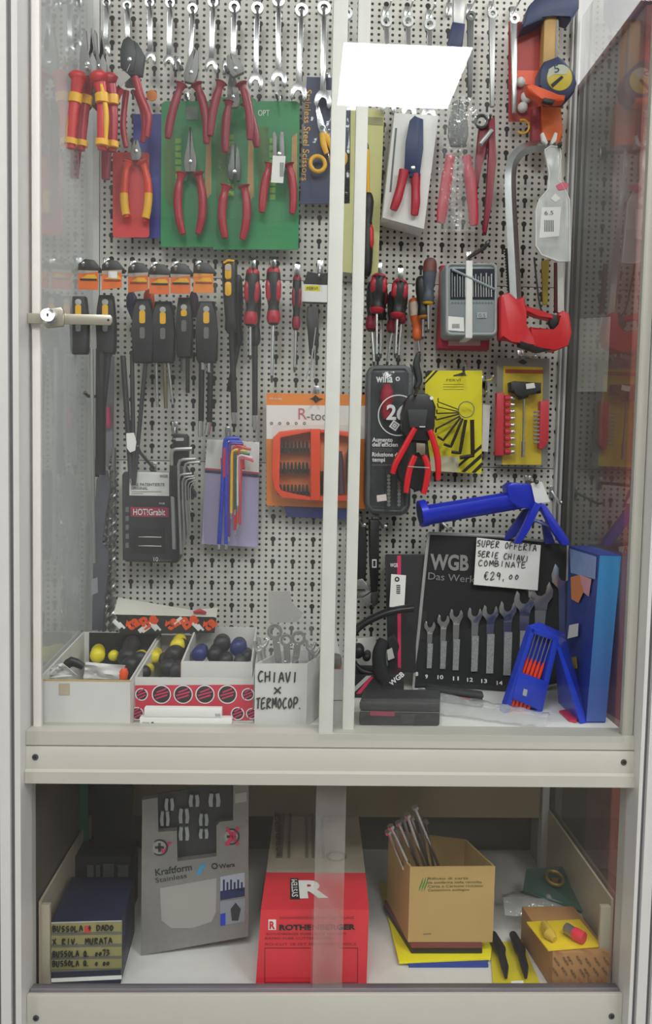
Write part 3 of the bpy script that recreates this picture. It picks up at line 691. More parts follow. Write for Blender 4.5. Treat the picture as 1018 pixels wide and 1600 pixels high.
# ================================================================ right door, upper part
t = thing('blister_pack', 'pale yellow long card hanging half behind the door stile', 'packaging', at(560, 430, -.03))
card(t, [(548, 168), (600, 172), (590, 432), (528, 424)], -.03, mat('pale_yellow_card', 'd9d795', .6))
card(t, [(566, 182), (598, 184), (598, 196), (566, 194)], -.0306, mat('pale_print', 'a3a37c', .6), 'printed_header', .0005)
screwdriver('black handled tool with red grip ribs on the pale yellow card', (571, 432), (575, 302), (573, 224), -.045, BLACK, 11, 3.2, [(RED, .32, .62, -1)], YEL)
t = thing('tool_box', 'tilted white carton showing navy crimping pliers with red grips', 'packaging', at(640, 358, -.05))
Q = [(616, 176), (685, 180), (662, 358), (597, 340)]
build('carton', MB().plate(Q, -.055, .045, .001), PAPER, t)
build('side_print', MB().plate([(617, 200), (620, 200), (611, 300), (608, 300)], -.0556, .0005), GREYP, t)
pliers('navy headed crimping pliers with red grips on the tilted white carton', (645, 262), [[(632, 268), (634, 220), (640, 188), (648, 180), (655, 186), (653, 230), (650, 270)], [(640, 276), (640, 230), (650, 182), (661, 186), (661, 232), (655, 276)]], [(631, 266), (626, 290), (620, 312), (614, 328)], [(649, 272), (649, 296), (649, 316), (647, 336)], -.066, CRIM, NAVY, 8.5, guard=False)
t = thing('tool_bag', 'crinkled clear bag hanging with red gripped pliers inside', 'bag', at(715, 362, -.06))
G = []
for i in range(15):
    v = i/14; row = []
    for j in range(9):
        u = j/8; p = at(686+u*58-v*2, 150+v*212, -.075-.012*math.sin(math.pi*u)+random.uniform(-.004, .004)); row.append(p)
    G.append(row)
build('film', MB().sheet(G), BAG, t, 80)
pliers('red gripped pliers bagged in crinkled clear film', (716, 190), combo_head((716, 205), (716, 155), 15), [(703, 244), (694, 300), (688, 348)], [(728, 244), (738, 300), (740, 352)], -.062, mat('pink_red_grip', 'd8304c', .35), STEELD, 9.0, guard=False)
t = thing('pipe_wrench', 'slim red pipe wrench with a long open V of two arms', 'wrench', at(758, 365, -.05))
build('arm', MB().plate([(762, 186), (773, 182), (775, 250), (768, 320), (760, 366), (755, 362), (760, 300), (764, 230)], -.058, .010, .002), DRED, t)
build('arm', MB().plate([(748, 200), (768, 190), (764, 226), (752, 262), (744, 308), (741, 300), (743, 250)], -.048, .008, .002), DRED, t)
build('jaw_screw', MB().ptube([(750, 226), (768, 204)], -.066, [4.5, 4.5], 10), STEEL, t)
build('chain_link', MB().ring(at(752, 190, -.05), (0, -1, 0), .010, .003), STEELD, t)
hook(762, 190, 766, 180, -.09, 'dull peg hook holding the red pipe wrench', .002, ym=STEELD)
t = thing('blister_pack', 'red card of white and orange parts behind the measuring tape', 'packaging', at(815, 190, -.03))
card(t, rect(794, 34, 850, 190), -.03, mat('brick_card', 'b23a32', .5, 0, .25, 25))
card(t, rect(797, 110, 846, 132), -.0306, ORANGE, 'printed_band', .0005)
mb = MB()
for x, y, r in ((813, 128, 7), (822, 152, 9), (816, 168, 8), (826, 140, 6)): mb.ball(at(x, y, -.036), r*.0011, 12)
build('part', mb, PAPER, t, 80, kind='stuff')
build('binder', MB().ring(at(816, 198, -.05), (0, -1, .0), .011, .0018, 24, 8, math.pi*.0, math.pi*1.4), YEL, t)
# hammer
t = thing('hammer', 'hammer with navy head, tan wooden handle and orange lower grip', 'hammer', at(860, 226, -.05))
build('head', MB().plate([(816, 44), (826, 8), (846, -14), (906, -14), (905, 12), (892, 30), (862, 20), (848, 30)], -.064, .03, .004), NAVY, t)
build('handle', MB().plate([(850, 20), (874, 20), (872, 150), (846, 150)], -.058, .018, .004), mat('ash_wood', 'c39a5c', .55, 0, .15, 14), t)
build('grip', MB().plate([(846, 150), (876, 150), (879, 200), (877, 226), (846, 224)], -.060, .022, .005), mat('orange_grip', 'ef6a1f', .45), t)
build('grip_edge', MB().plate([(832, 168), (845.5, 164), (845.5, 224), (830, 222)], -.056, .014, .003), mat('maroon_grip', '9a2432', .45), t)
build('handle_groove', MB().plate([(869, 20), (872, 20), (870, 120), (866, 120)], -.0588, .001), STEELD, t)
# tape measure
t = thing('tape_measure', 'navy and orange measuring tape with a round yellow face', 'tape measure', at(860, 160, -.075))
build('body', MB().plate([(844, 108), (851, 94), (872, 86), (882, 92), (898, 112), (902, 128), (898, 142), (886, 155), (856, 154), (842, 132)], -.105, .030, .006), NAVY, t)
build('bumper', MB().plate([(822, 134), (830, 129), (844, 141), (862, 148), (884, 147), (882, 157), (862, 159), (846, 154), (826, 144)], -.110, .018, .004), ORANGE, t)
build('blade_lip', MB().plate([(850, 152), (868, 156), (864, 162), (848, 158)], -.111, .01, .001), BLACK, t)
f_ = build('face', MB().disc(at(874, 121, -.1065), (0, -1, 0), .0205, .003, 32, .001), mat('yellow_grey_face', 'd8bf3c', .4, 0, .05), t)
build('printed_half', MB().plate([(855, 122), (857, 108), (868, 101), (880, 101), (889, 108), (884, 116), (866, 116)], -.1071, .0005), mat('pale_face', 'c9cdb8', .4), f_)
build('printed_mark', MB().plate([(860, 132), (877, 118), (880, 121), (863, 137)], -.1075, .0005), INK, f_)
ptext('5', 866, 114, 874, 112, 11, -.1074, NAVY, f_)
# ================================================================ hacksaw and what hangs round it
t = thing('hacksaw', 'hacksaw with silver bow frame and red D handle hanging handle down', 'saw', at(835, 548, -.08))
fr_ = [(866, 229), (846, 229), (822, 232), (806, 244), (798, 264), (797, 300), (801, 380), (806, 478)]
pts, rs = spline([at(x, y, -.085) for x, y in fr_], [.0095]*len(fr_), 5)
build('bow', MB().tube(pts, rs, 4, .62), STEEL, t, 50)
build('blade', MB().plate([(869, 232), (876, 232), (881, 488), (871, 488)], -.082, .0012), mat('bare_blade', 'c9c8c2', .4, .6), t)
g = build('grip', MB().plate([(782, 466), (784, 460), (796, 456), (801, 464), (806, 474), (812, 468), (818, 462), (822, 476), (822, 484), (818, 508), (834, 522), (838, 544), (800, 530), (782, 528)], -.098, .028, .004), RED, t)
build('grip_bar', MB().plate([(820, 476), (842, 484), (864, 491), (864, 500), (842, 494), (820, 487)], -.096, .022, .003), RED, g)
build('grip_bar', MB().plate([(872, 492), (880, 484), (890, 490), (894, 520), (888, 540), (868, 548), (838, 544), (828, 524), (830, 510), (866, 519), (876, 508)], -.098, .026, .004), RED, g)
build('blade_holder', MB().plate([(862, 490), (876, 494), (877, 508), (864, 516), (858, 504)], -.094, .012, .002), BLACK, t)
build('palm_pad', MB().plate([(812, 532), (840, 543), (862, 546), (842, 550), (812, 540)], -.0985, .02, .001), BLACK, t)
wn = MB()
for sx in (-1, 1): wn.plate([(858+sx*2, 222), (858+sx*9, 206), (858+sx*13, 208), (858+sx*11, 220), (858+sx*4, 226)], -.096, .006, .0015)
build('wing_nut', wn, PAPER, t)
build('blade_bolt', MB().tube([at(872, 226, -.10), at(872, 226, -.07)], .0045, 12), STEEL, t)
t = thing('saw_sleeve', 'milky plastic saw sleeve with a narrow neck and paper label', 'sleeve', at(862, 408, -.11))
Q = [(851, 234), (860, 228), (874, 230), (876, 244), (872, 280), (882, 296), (889, 312), (890, 408), (872, 408), (846, 398), (837, 384), (837, 330), (842, 312), (856, 296), (858, 272)]
build('sleeve', MB().plate(Q, -.118, .008, .002), MILKY, t)
pts = [at(x, y, -.1185) for x, y in Q+Q[:1]]
build('welded_rim', MB().tube(pts, .0011, 6), PAPER, t)
card(t, [(846, 324), (876, 323), (873, 369), (842, 372)], -.1188, PAPER, 'label', .0006)
mb = MB()
for k in range(6): mb.plate(rect(850+k*2.6, 344, 851.4+k*2.6, 362), -.1192, .0003)
build('barcode', mb, GREYP, t, kind='stuff')
ptext('6.5', 850, 336, 864, 335.5, 6, -.1192, GREYP, t)
card(t, [(860, 310), (867, 302), (875, 310), (867, 316)], -.1189, PAPER, 'paper_tag', .0005)
card(t, [(868, 290), (876, 285), (888, 286), (886, 295), (872, 297)], -.1195, mat('pink_clip', 'e06a80', .5), 'clip', .001)
mb = MB(); z_ = []
for k in range(18): z_ += [(787+k*.35, 388+k*4.6), (789.5+k*.35, 390+k*4.6)]
mb.plate(z_+[(802, 470), (799, 388)], -.055, .004)
solo('serrated_strip', mb, BLACKM, 'black serrated strip hanging left of the hacksaw bow', 'tool')
solo('wire', MB().ptube([(834, 402), (838, 440), (845, 484), (862, 494)], -.066, 1.6, 8, sm=4), CHAR, 'dark bent wire hanging inside the hacksaw frame', 'wire')
solo('file', MB().plate([(846, 408), (858, 404), (855, 476), (848, 476)], -.05, .004, .0005), mat('mustard_strip', 'b09a3a', .6), 'mustard strip hanging behind the milky sleeve', 'tool')
solo('file', MB().plate([(866, 410), (873, 410), (873, 490), (866, 486)], -.05, .005, .0005), mat('maroon_strip', '6b1f2c', .6), 'maroon strip hanging beside the hacksaw blade', 'tool')
hook(860, 236, 874, 227, -.125, 'dark peg hook holding the hacksaw', .003, ym=BLACK)

# ================================================================ orange and black carded screwdrivers
SUN = mat('sunset_card', 'ef6f26', .5, 0, .22, 60)
CX = [(138, 436, 121, 471), (175, 437, 163, 471), (216, 441, 222, 481), (249, 443, 254, 483), (282, 442, 287, 480), (318, 441, 322, 483)]
ON = ['farthest left beside the lock bar', 'second from the left with a white sticker', 'third from the left', 'fourth from the left', 'fifth from the left', 'last and plainest of the row']
for i, (cx, cy, hx, hy) in enumerate(CX):
    Y = -.112 if i < 2 else -.085
    t = thing('hang_card', 'orange card on black hanger, '+ON[i], 'hang card', at(cx, cy+20, Y), 'orange screwdriver cards')
    sk = -3 if i in (1, 2) else 2
    build('hanger', MB().plate([(cx-17, cy-12), (cx-16, cy-24), (cx-6, cy-32), (cx+8, cy-30), (cx+18, cy-18), (cx+18, cy-12)], Y, .012, .0015), BLACK, t)
    build('slot', MB().disc(at(cx-8, cy-25, Y-.0004), (0, -1, 0), .003, .0006, 12), mat('pale_slot', 'b0aea8', .5), t)
    c_ = card(t, [(cx-16, cy-14), (cx+15, cy-14+sk*.5), (cx+15, cy+15+sk), (cx-16, cy+16)], Y-.0018, SUN if i < 5 else ORCARD, 'card')
    build('printed_sky', MB().plate([(cx-16, cy-14), (cx+15, cy-14+sk*.5), (cx+15, cy-11), (cx+3, cy-10), (cx-8, cy-8), (cx-16, cy-9)], Y-.0022, .0003), mat('grey_sky_print', 'b7a99a', .5) if i < 5 else mat('gold_print', 'f0a040', .5), c_)
    build('printed_sun', MB().plate([(cx-12, cy-1), (cx-2, cy-7), (cx+10, cy-7), (cx+14, cy-1), (cx+4, cy+1)], Y-.0025, .0003), YEL, c_)
    build('printed_word', MB().plate([(cx-13, cy-1), (cx+13, cy-.5), (cx+13, cy+2.5), (cx-13, cy+2)], Y-.0027, .0003), INK if i in (0, 4, 3) else mat('brick_print', '9a3a20', .5), c_)
    if i == 1: card(t, [(cx-6, cy-13), (cx+8, cy-13), (cx+8, cy-2), (cx-6, cy-3)], Y-.0032, PAPER, 'price_sticker', .0004)
    hook(cx-8, cy-24, cx-8, cy-25, Y-.035, 'pale tipped peg hook of the orange card '+ON[i], .0022)
HB = mat('smoky_handle', '1d1e21', .5, 0, .15)
HG = mat('slot_grey', 'b4b4b0', .5)
def slab_driver(lb, hx, hy, w_, y0, y1, shafts, Y, yl=22):
    """flat black T handle with a hanging hole, yellow insert and one or more shafts"""
    t = thing('screwdriver', lb, 'screwdriver', at(shafts[0][2], shafts[0][3], Y), 'black flat handled drivers under the orange cards')
    w2 = w_/2
    h = build('handle', MB().plate([(hx-w2*.7, y0), (hx+w2*.7, y0), (hx+w2*.85, y0+20), (hx+w2, (y0+y1)/2), (hx+w2*.95, y1-6), (hx+w2*.8, y1), (hx-w2*.8, y1), (hx-w2*.95, y1-6), (hx-w2, (y0+y1)/2), (hx-w2*.85, y0+20)], Y-.009, .018, .004), HB, t)
    if hy:
        build('hole_rim', MB().disc(at(hx, hy, Y-.0094), (0, -1, 0), .0052, .002, 18, .0006), HG, h)
        build('yellow_insert', MB().plate(rect(hx-4.6, hy+4, hx+4.6, hy+yl, 3), Y-.0095, .001), YEL, h)
        build('grey_insert', MB().plate(rect(hx-4, hy+yl+6, hx+4, hy+yl+24, 3), Y-.0095, .001), mat('dull_grey_insert', '6a6a6a', .5), h)
    for x0, y0_, x1, y1_, r, m_ in shafts:
        build('shaft', MB().ptube([(x0, y0_), (x1, y1_)], Y, r, 10), m_, t)
    return t
slab_driver('black flat handle at far left with the longest bright shaft', 122, 472, 28, 462, 552, [(143, 545, 147, 880, 3.2, SATIN)], -.118)
slab_driver('black flat handle behind the end of the lock bar with dark sleeved shaft', 164, 472, 30, 460, 552, [(158, 545, 157, 742, 8.5, BLACK), (170, 550, 150, 745, 4.5, BLACKM)], -.085)
slab_driver('black flat handle above long black rods that carry a white tag', 222, 481, 34, 466, 566, [(192, 556, 205, 748, 4.6, CHAR), (206, 556, 209, 752, 3.6, CHAR), (228, 560, 209, 758, 3.6, CHAR)], -.060, 24)
slab_driver('black flat handle with three thin dull rods of differing length', 254, 484, 36, 470, 566, [(244, 560, 246, 636, 2.2, SATIN), (257, 560, 259, 638, 3.2, mat('olive_rod', '6f6a55', .5, .4)), (262, 560, 270, 632, 2.2, SATIN)], -.058, 22)
slab_driver('slim black handle with one short black shaft between wider handles', 287, 480, 26, 464, 558, [(293, 552, 293, 614, 3.4, BLACK), (283, 552, 283, 580, 2.0, CHAR)], -.058, 14)
slab_driver('black flat handle with twin black nut driver shafts ending in bright sockets', 322, 483, 34, 470, 566, [(315, 560, 314, 658, 4.9, BLACK), (329, 560, 327, 660, 4.9, BLACK), (316, 562, 316, 578, 5.1, STEEL), (328, 568, 328, 582, 5.1, STEEL), (313.5, 656, 313, 682, 4.4, STEEL), (327, 658, 323, 680, 4.6, STEEL)], -.062, 22)
tg = thing('tag', 'white torn tag taped round the long black rods', 'tag', at(205, 706, -.072))
card(tg, [(197, 677), (209, 676), (213, 690), (211, 704), (203, 707), (198, 700)], -.074, PAPER, 'paper', .0008)
# purple and red goods just showing between the cards
for i, (x, y, r, m_, lb) in enumerate([(232, 466, 8, ORANGE, 'orange knob peeping out between the third and fourth orange cards'), (205, 470, 8, mat('violet_grip', '3a3560', .5), 'violet grip half hidden left of the third black handle'), (302, 470, 7, mat('plum_grip', '4a2550', .5), 'plum grip half hidden between the last two black handles')]):
    mb = MB().lathe(at(x, y-14, -.045), at(x+2, y+26, -.045), [(0, .004), (.2, r*.0011), (.6, r*.0012), (1, .003)], 14)
    solo('driver_grip', mb, m_, lb, 'tool')
# yellow and black handle
t = screwdriver('black driver handle with two yellow inserts and long shaft', (358, 408), (362, 520), (366, 662), -.062, BLACK, 13, 5.2, [], BLACK, None, STEEL, prof=[(0, .75), (.05, .95), (.3, 1), (.6, .9), (.8, .8), (.95, .9), (1, .6)], tiplen=.12)
h = [c for c in t.children if c.name.startswith('handle')][0]
for q in ((351, 412, 361, 436), (351, 440, 361, 462)): build('yellow_insert', MB().plate(rect(*q, 4), -.0775, .004, .001), YEL, h)
build('yellow_rim', MB().ptube([(349, 411), (356, 407), (366, 408)], -.075, 2, 8), YEL, h)
build('hole_rim', MB().disc(at(356, 418, -.0785), (0, -1, 0), .0048, .002, 16), HG, h)
screwdriver('black nut driver behind the yellow insert handle', (370, 430), (372, 540), (357, 612), -.04, BLACK, 10, 4.5, [], BLACK, None, BLACK)
for a, lb, dx, sh, Y in (((395, 420), 'first red and black screwdriver, right of the yellow insert handle', -2, 562, -.066), ((427, 418), 'second and brightest red and black screwdriver, before the peg holes', 2, 598, -.066), ((464, 430), 'third red and black screwdriver, dull and thin, left of the white labelled card', 0, 582, -.05)):
    x, y = a; k = .55 if sh == 582 else 1
    m1 = DRED if sh == 582 else CRIM
    screwdriver(lb, (x, y), (x-2+dx, y+(90 if k == 1 else 86)), (x-4+dx*.6 if sh != 562 else 391, sh), Y, BLACK, 12.5*(.62 if k < 1 else 1), 2.4, [(m1, .22, .60, -1), (m1, .22, .60, 1), (m1, .76, .97, 0)] + ([(m1, .0, .10, 0)]), STEEL if k == 1 else SATIN, 'red and black screwdrivers of the left door')
    hook(x, y-8, x, y-2, Y-.02, 'small peg hook of the '+lb.split(',')[0], .0018, ym=STEELD)
screwdriver('long black nut driver with bright socket behind the first red screwdriver', (398, 440), (398, 540), (398, 672), -.045, BLACK, 11, 5, [], BLACK, None, STEEL, tiplen=.17)
t = thing('blister_pack', 'small card with black top, white label and yellow mark beside the stiles', 'packaging', at(500, 480, -.04))
card(t, [(474, 444), (480, 424), (500, 428), (522, 424), (530, 446), (528, 476), (472, 474)], -.045, BLACK)
card(t, [(472, 444), (527, 446), (526, 473), (471, 471)], -.0458, PAPER, 'label', .0006)
card(t, [(476, 446), (499, 446), (499, 455), (476, 454)], -.0462, YELC, 'brand_mark', .0003)
ptext('FERVI', 479, 453, 496, 453, 4.5, -.0466, INK, t)
hook(500, 416, 498, 430, -.07, 'peg hook of the small white labelled card', .002)
t = thing('key_fan', 'black folding key holder with thin bright keys fanned downward', 'hex keys', at(490, 592, -.04))
build('holder', MB().plate([(480, 478), (497, 480), (498, 540), (492, 562), (483, 552), (479, 500)], -.05, .014, .002), BLACK, t)
for x0, y0, x1, y1, r in ((493, 512, 487, 562, 1.1), (491, 540, 478, 592, 1.0), (488, 545, 484, 594, 1.2), (492, 540, 490, 590, 1.0)):
    build('key', MB().ptube([(x0, y0), (x1, y1)], -.053, r, 6), STEEL, t)
# ================================================================ drivers of the right door
def cluster(lb, x, y, x1, y1, tips, Y):
    screwdriver(lb, (x, y), (x1, y1), tips[0], Y, BLACK, 13, 2.4, [(CRIM, .10, .5, -1), (CRIM, .10, .5, 1), (CRIM, .0, .08, 0), (CRIM, .86, 1, 0)], STEEL, 'red and black screwdrivers of the right door')
cluster('left red and black screwdriver behind the right door', 592, 428, 588, 490, [(588, 562)], -.075)
screwdriver('dark red screwdriver tucked behind the left red and black one', (584, 440), (580, 518), (584, 572), -.05, BLACK, 12, 2.4, [(DRED, .70, .99, 0)], STEEL)
screwdriver('third screwdriver of the left cluster with bare shaft', (598, 445), (595, 500), (594, 560), -.045, BLACK, 9, 2.4, [(DRED, .2, .6, 1)], STEEL)
cluster('right red and black screwdriver behind the right door, below a peg hole', 625, 437, 620, 498, [(617, 560)], -.075)
screwdriver('dark handled screwdriver behind the right red and black one', (616, 455), (612, 520), (604, 572), -.048, CHAR, 11, 2.4, [(DRED, .72, .99, 0)], SATIN)
screwdriver('small red shafted screwdriver beside the right cluster', (630, 450), (626, 506), (622, 562), -.045, BLACK, 9, 2.2, [(DRED, .78, .99, 0)], STEEL)
for x, y in ((592, 420), (625, 428)): hook(x, y, x+1, y+10, -.09, 'peg hook of the %s red and black right door screwdriver' % ('left' if x == 592 else 'right'), .0022, ym=STEELD)
screwdriver('slate screwdriver with brown capped handle beside the grey drill case', (672, 404), (668, 476), (669, 520), -.07, mat('slate_handle', '4a505c', .45), 11.5, 2.2, [(mat('brown_cap', '6e3b32', .5), 0, .30, 0), (YEL, .95, 1, 0)], STEEL)
screwdriver('charcoal screwdriver in front of the orange handled one', (658, 432), (661, 498), (660, 530), -.062, BLACK, 11, 2.2, [(mat('amber_ring', 'c77a2c', .5), .93, 1, 0)], STEEL)
t = screwdriver('orange handled screwdriver with clear butt, hanging lowest of three', (646, 466), (653, 532), (655, 552), -.045, mat('amber_handle', 'd9662c', .35), 10.5, 2.2, [(mat('clear_butt', 'd8c6b4', .3), .10, .42, 0)], STEEL)
t = thing('pliers', 'small charcoal pliers hanging above the black wire stripper', 'pliers', at(650, 606, -.05))
build('grip', MB().ptube([(654, 552), (650, 568), (653, 584), (655, 596), (650, 606)], -.052, [4, 6, 6, 5, 4], 12, .7, 3), CHAR, t, 60)
build('jaw', MB().plate([(640, 568), (650, 576), (656, 596), (652, 618), (646, 606), (648, 590)], -.05, .006, .001), STEELD, t)
# drill case
t = thing('drill_case', 'red drill index case hanging behind the grey one', 'drill case', at(722, 546, -.03))
build('body', MB().plate([(690, 414), (705, 414), (770, 420), (764, 546), (684, 544)], -.032, .026, .002), mat('carmine_case', 'b8283f', .4), t)
card(t, [(700, 528), (750, 528), (750, 540), (700, 540)], -.0328, mat('pink_label', 'd3a0a4', .6), 'label', .0006)
t = thing('drill_case', 'grey drill bit case with white band and window of bits', 'drill case', at(736, 525, -.07))
GP = mat('grey_case', '8f979b', .42)
build('body', MB().plate(rect(695, 410, 777, 526, 8), -.085, .045, .003), GP, t)
build('lid_rim', MB().tube([at(x, y, -.086) for x, y in rect(698, 413, 774, 522, 7)+[(698, 420)]], .0022, 6), mat('grey_rim', 'a9aeb0', .4), t)
w_ = build('window', MB().plate(rect(703, 420, 772, 468), -.0858, .001), mat('navy_window', '262c3a', .25), t)
for k in range(16):
    x = 706+k*4.1; y0 = 426+abs(math.sin(k*1.7))*6
    build('drill_bit', MB().ptube([(x, y0), (x, 464)], -.0872, .7+.05*k, 6), STEEL if k % 2 else SATIN, t)
build('retainer_bar', MB().ptube([(706, 421), (772, 452)], -.0895, 2.2, 8), mat('steel_blue', '9aa3ab', .4, .4), t)
mb = MB()
for k in range(14): mb.plate(rect(705+k*4.7, 472, 708+k*4.7, 474.5), -.0856, .0005)
build('size_marks', mb, GREYP, t, kind='stuff')
build('band', MB().plate([(728, 407), (738, 407), (737.5, 528), (727, 528)], -.0905, .052, .0006), PAPER, t)
card(t, [(700, 494), (724, 496), (725, 518), (700, 516)], -.0866, PAPER, 'price_label', .0006)
mb = MB()
for k in range(6): mb.plate(rect(706+k*2, 506, 707.2+k*2, 513), -.087, .0003)
build('barcode', mb, GREYP, t, kind='stuff')
card(t, rect(745, 488, 760, 497), -.0866, mat('embossed_grey', 'b3b8ba', .5), 'size_plate', .0005)
ptext('0,5', 747, 496, 758, 496, 6, -.0871, GREYP, t)
hook(732, 402, 761, 380, -.12, 'long dark peg hook above the grey drill case', .0034, ym=STEELD)
# rotary bit set
t = thing('bit_case', 'grey screwdriver bit set case lettered wiha with a round emblem', 'bit set', at(608, 805, -.05))
CG = mat('case_grey', '55585c', .42)
build('shell', MB().plate([(573, 582), (577, 574), (586, 570), (632, 570), (641, 574), (646, 584), (641, 790), (636, 802), (626, 806), (582, 803), (573, 796), (570, 786)], -.06, .034, .004), CG, t)
build('rim', MB().tube([at(x, y, -.061) for x, y in [(577, 584), (583, 575), (632, 575), (640, 584), (635, 790), (627, 799), (582, 797), (575, 788), (577, 584)]], .0026, 6), mat('rim_grey', '6c7074', .4), t)
build('window', MB().plate([(580, 582), (637, 582), (632, 792), (578, 790)], -.0605, .0008), mat('window_grey', '45484d', .3), t)
build('red_handle', MB().lathe(at(604, 600, -.068), at(604, 655, -.068), [(0, .005), (.2, .010), (.4, .011), (.6, .008), (.8, .010), (1, .006)], 14), mat('muted_red', 'b0283c', .7), t)
ptext('wiha', 587, 597, 613, 597.5, 12, -.0832, WINK, t, bold=.02)
build('round_logo', MB().annulus(at(621, 592, -.083), (1, 0, 0), (0, 0, 1), .0018, .0036, .0005), WINK, t)
build('clear_lid', MB().plate([(576, 580), (641, 580), (636, 796), (575, 794)], -.0825, .002, .0006), BLIS, t)
build('emblem_ring', MB().annulus(at(622, 649, -.0832), (1, 0, 0), (0, 0, 1), .0325, .0342, .0006, 48), WINK, t)
ptext('26', 603, 655, 634, 656, 22, -.0832, WINK, t, bold=.03)
build('square_emblem', MB().annulus(at(616, 665, -.0832), (1, 0, .2), (-.2, 0, 1), .006, .0095, .0006, 4), WINK, t)
build('square_emblem', MB().annulus(at(616, 665, -.0832), (1, 0, .2), (-.2, 0, 1), .0012, .0045, .0006, 4), WINK, t)
for s_, y, x1 in (('Aumento', 690, 613), ("dell'efficien", 697.5, 621), ('Riduzione di', 713, 622), ('tempi', 721, 601)): ptext(s_, 581, y, x1, y+.3, 6.2, -.0832, WINK, t, bold=.025)
for y in (701, 704, 726): build('small_print', MB().plate(rect(581, y, 612, y+1), -.0832, .0003), GREYP, t)
for k in range(9):
    for x in (607, 623): build('bit', MB().disc(at(x+(.0 if k < 9 else 0), 744+k*5.6, -.081), (0, -1, 0), .0030, .004, 10), STEEL, t)
build('bit_block', MB().plate([(603, 730), (612, 730), (611, 796), (602, 796)], -.078, .01), CHAR, t)
card(t, [(588, 774), (603, 772), (604, 782), (589, 784)], -.0834, mat('pinkish_label', 'e8d8d6', .6), 'price_label', .0004)
# wire stripper
t = thing('wire_stripper', 'black automatic wire stripper with four bright red handle arms', 'wire stripper', at(655, 772, -.09))
build('frame', MB().plate([(641, 616), (652, 614), (668, 615), (676, 622), (681, 636), (679, 664), (676, 682), (668, 690), (640, 688), (629, 676), (628, 646), (634, 626)], -.115, .03, .004), BLACK, t)
build('frame_hole', MB().disc(at(674, 622, -.1155), (0, -1, 0), .003, .001, 12), PAPER, t)
build('jaw_block', MB().plate([(642, 686), (668, 688), (672, 720), (668, 764), (650, 768), (624, 750), (619, 730), (634, 712)], -.108, .016, .002), BLACKM, t)
build('gripper', MB().plate([(636, 640), (668, 640), (664, 668), (640, 668)], -.1185, .005, .001), CHAR, t)
build('crimp_plate', MB().plate([(650, 692), (664, 693), (664, 711), (657, 712), (655, 706), (650, 708)], -.1165, .004, .0006), mat('bronze_plate', '8d8172', .4, .6), t)
ARM = mat('bright_red_grip', 'da1e28', .28, 0, .03)
for p, Y in (([(648, 669), (630, 702), (618, 724), (613, 740)], -.119), ([(671, 672), (680, 700), (684, 724), (684, 750)], -.119), ([(648, 712), (640, 732), (636, 752), (634, 770)], -.123), ([(662, 712), (668, 730), (666, 752), (661, 772)], -.123)):
    build('handle', MB().ptube(p, Y, [4.6, 5.2, 5.2, 4.2], 12, .8, 4), ARM, t, 60)
build('spring_bar', MB().ptube([(637, 729), (670, 731)], -.128, .9, 6), STEEL, t)
build('lettering', MB().plate(rect(655, 666, 664, 667.5), -.1192, .0003), WINK, t)
hook(652, 598, 648, 617, -.13, 'peg hook holding the black wire stripper', .0024, ym=BLACK)
# yellow card of hex keys
t = thing('blister_pack', 'lemon yellow card of black hex keys fanned on a ring', 'packaging', at(705, 740, -.03))
card(t, [(664, 584), (671, 579), (753, 579), (752, 740), (663, 736)], -.03, YELC)
st = MB()
for q in ([(664, 582), (668, 579), (676, 579), (664, 592)], [(680, 579), (684, 579), (664, 600), (664, 597)], [(752, 694), (752, 700), (716, 730), (714, 727)], [(752, 708), (752, 715), (726, 738), (720, 737)], [(752, 722), (752, 730), (742, 739), (736, 738.5)]): st.plate(q, -.0305, .0004)
build('printed_stripe', st, INK, t, kind='stuff')
build('euro_slot', MB().plate([(708, 586), (716, 584), (721, 582), (726, 584), (729, 587), (708, 588)], -.0305, .0004), mat('slot_brown', '4a3f30', .7), t)
ptext('FERVI', 697, 596, 719, 596, 4, -.0305, mat('olive_print', '8a8420', .6), t)
for y in (600, 604, 608): build('small_print', MB().plate(rect(692, y, 724, y+.8), -.0305, .0004), mat('olive_print', '8a8420', .6), t)
card(t, [(672, 712), (716, 714), (716, 738), (672, 736)], -.0306, mat('cream_label', 'd9d3b0', .6), 'label', .0005)
k_ = thing('hex_key_ring', 'ring of nine black hex keys fanned over the yellow card', 'hex keys', at(725, 728, -.045), 'hex key sets')
rc = at(728, 640, -.045)
build('ring', MB().ring(rc, (0, -1, 0), .0135, .0011, 32, 6), STEEL, k_)
KM = mat('bronzed_key', '4a4038', .35, .7)
for i, (x0, y0, x1, y1, fx, fy, r) in enumerate([(716, 640, 684, 628, 684, 622, 1.0), (715, 643, 684, 636, 683, 630, 1.1), (716, 645, 682, 646, 682, 640, 1.3), (717, 647, 681, 656, 680, 650, 1.5), (718, 650, 681, 670, 680, 676, 1.7), (719, 652, 692, 688, 683, 682, 2.1), (722, 654, 704, 698, 693, 694, 2.6), (727, 656, 718, 708, 705, 706, 3.1), (737, 656, 738, 712, 718, 715, 3.8)]):
    Y = -.047-i*.0009
    build('key', MB().ptube([(x0, y0), (x1*.92+x0*.08, y1*.92+y0*.08), (x1, y1), (x1*.75+fx*.25, y1*.75+fy*.25), (fx, fy)], Y, r, 6), KM, k_)
hook(724, 574, 724, 583, -.06, 'dark peg hook holding the lemon yellow card', .0022, ym=STEELD)
hook(754, 596, 770, 588, -.10, 'pale tipped peg hook between the yellow card and the red set', .002)
hook(756, 606, 760, 612, -.06, 'small bent hook hanging right of the yellow card', .0018)
solo('label', MB().plate([(754, 632), (766, 633), (762, 706), (752, 705)], -.02, .0008), PAPER, 'blank white strip of paper right of the yellow card', 'label')
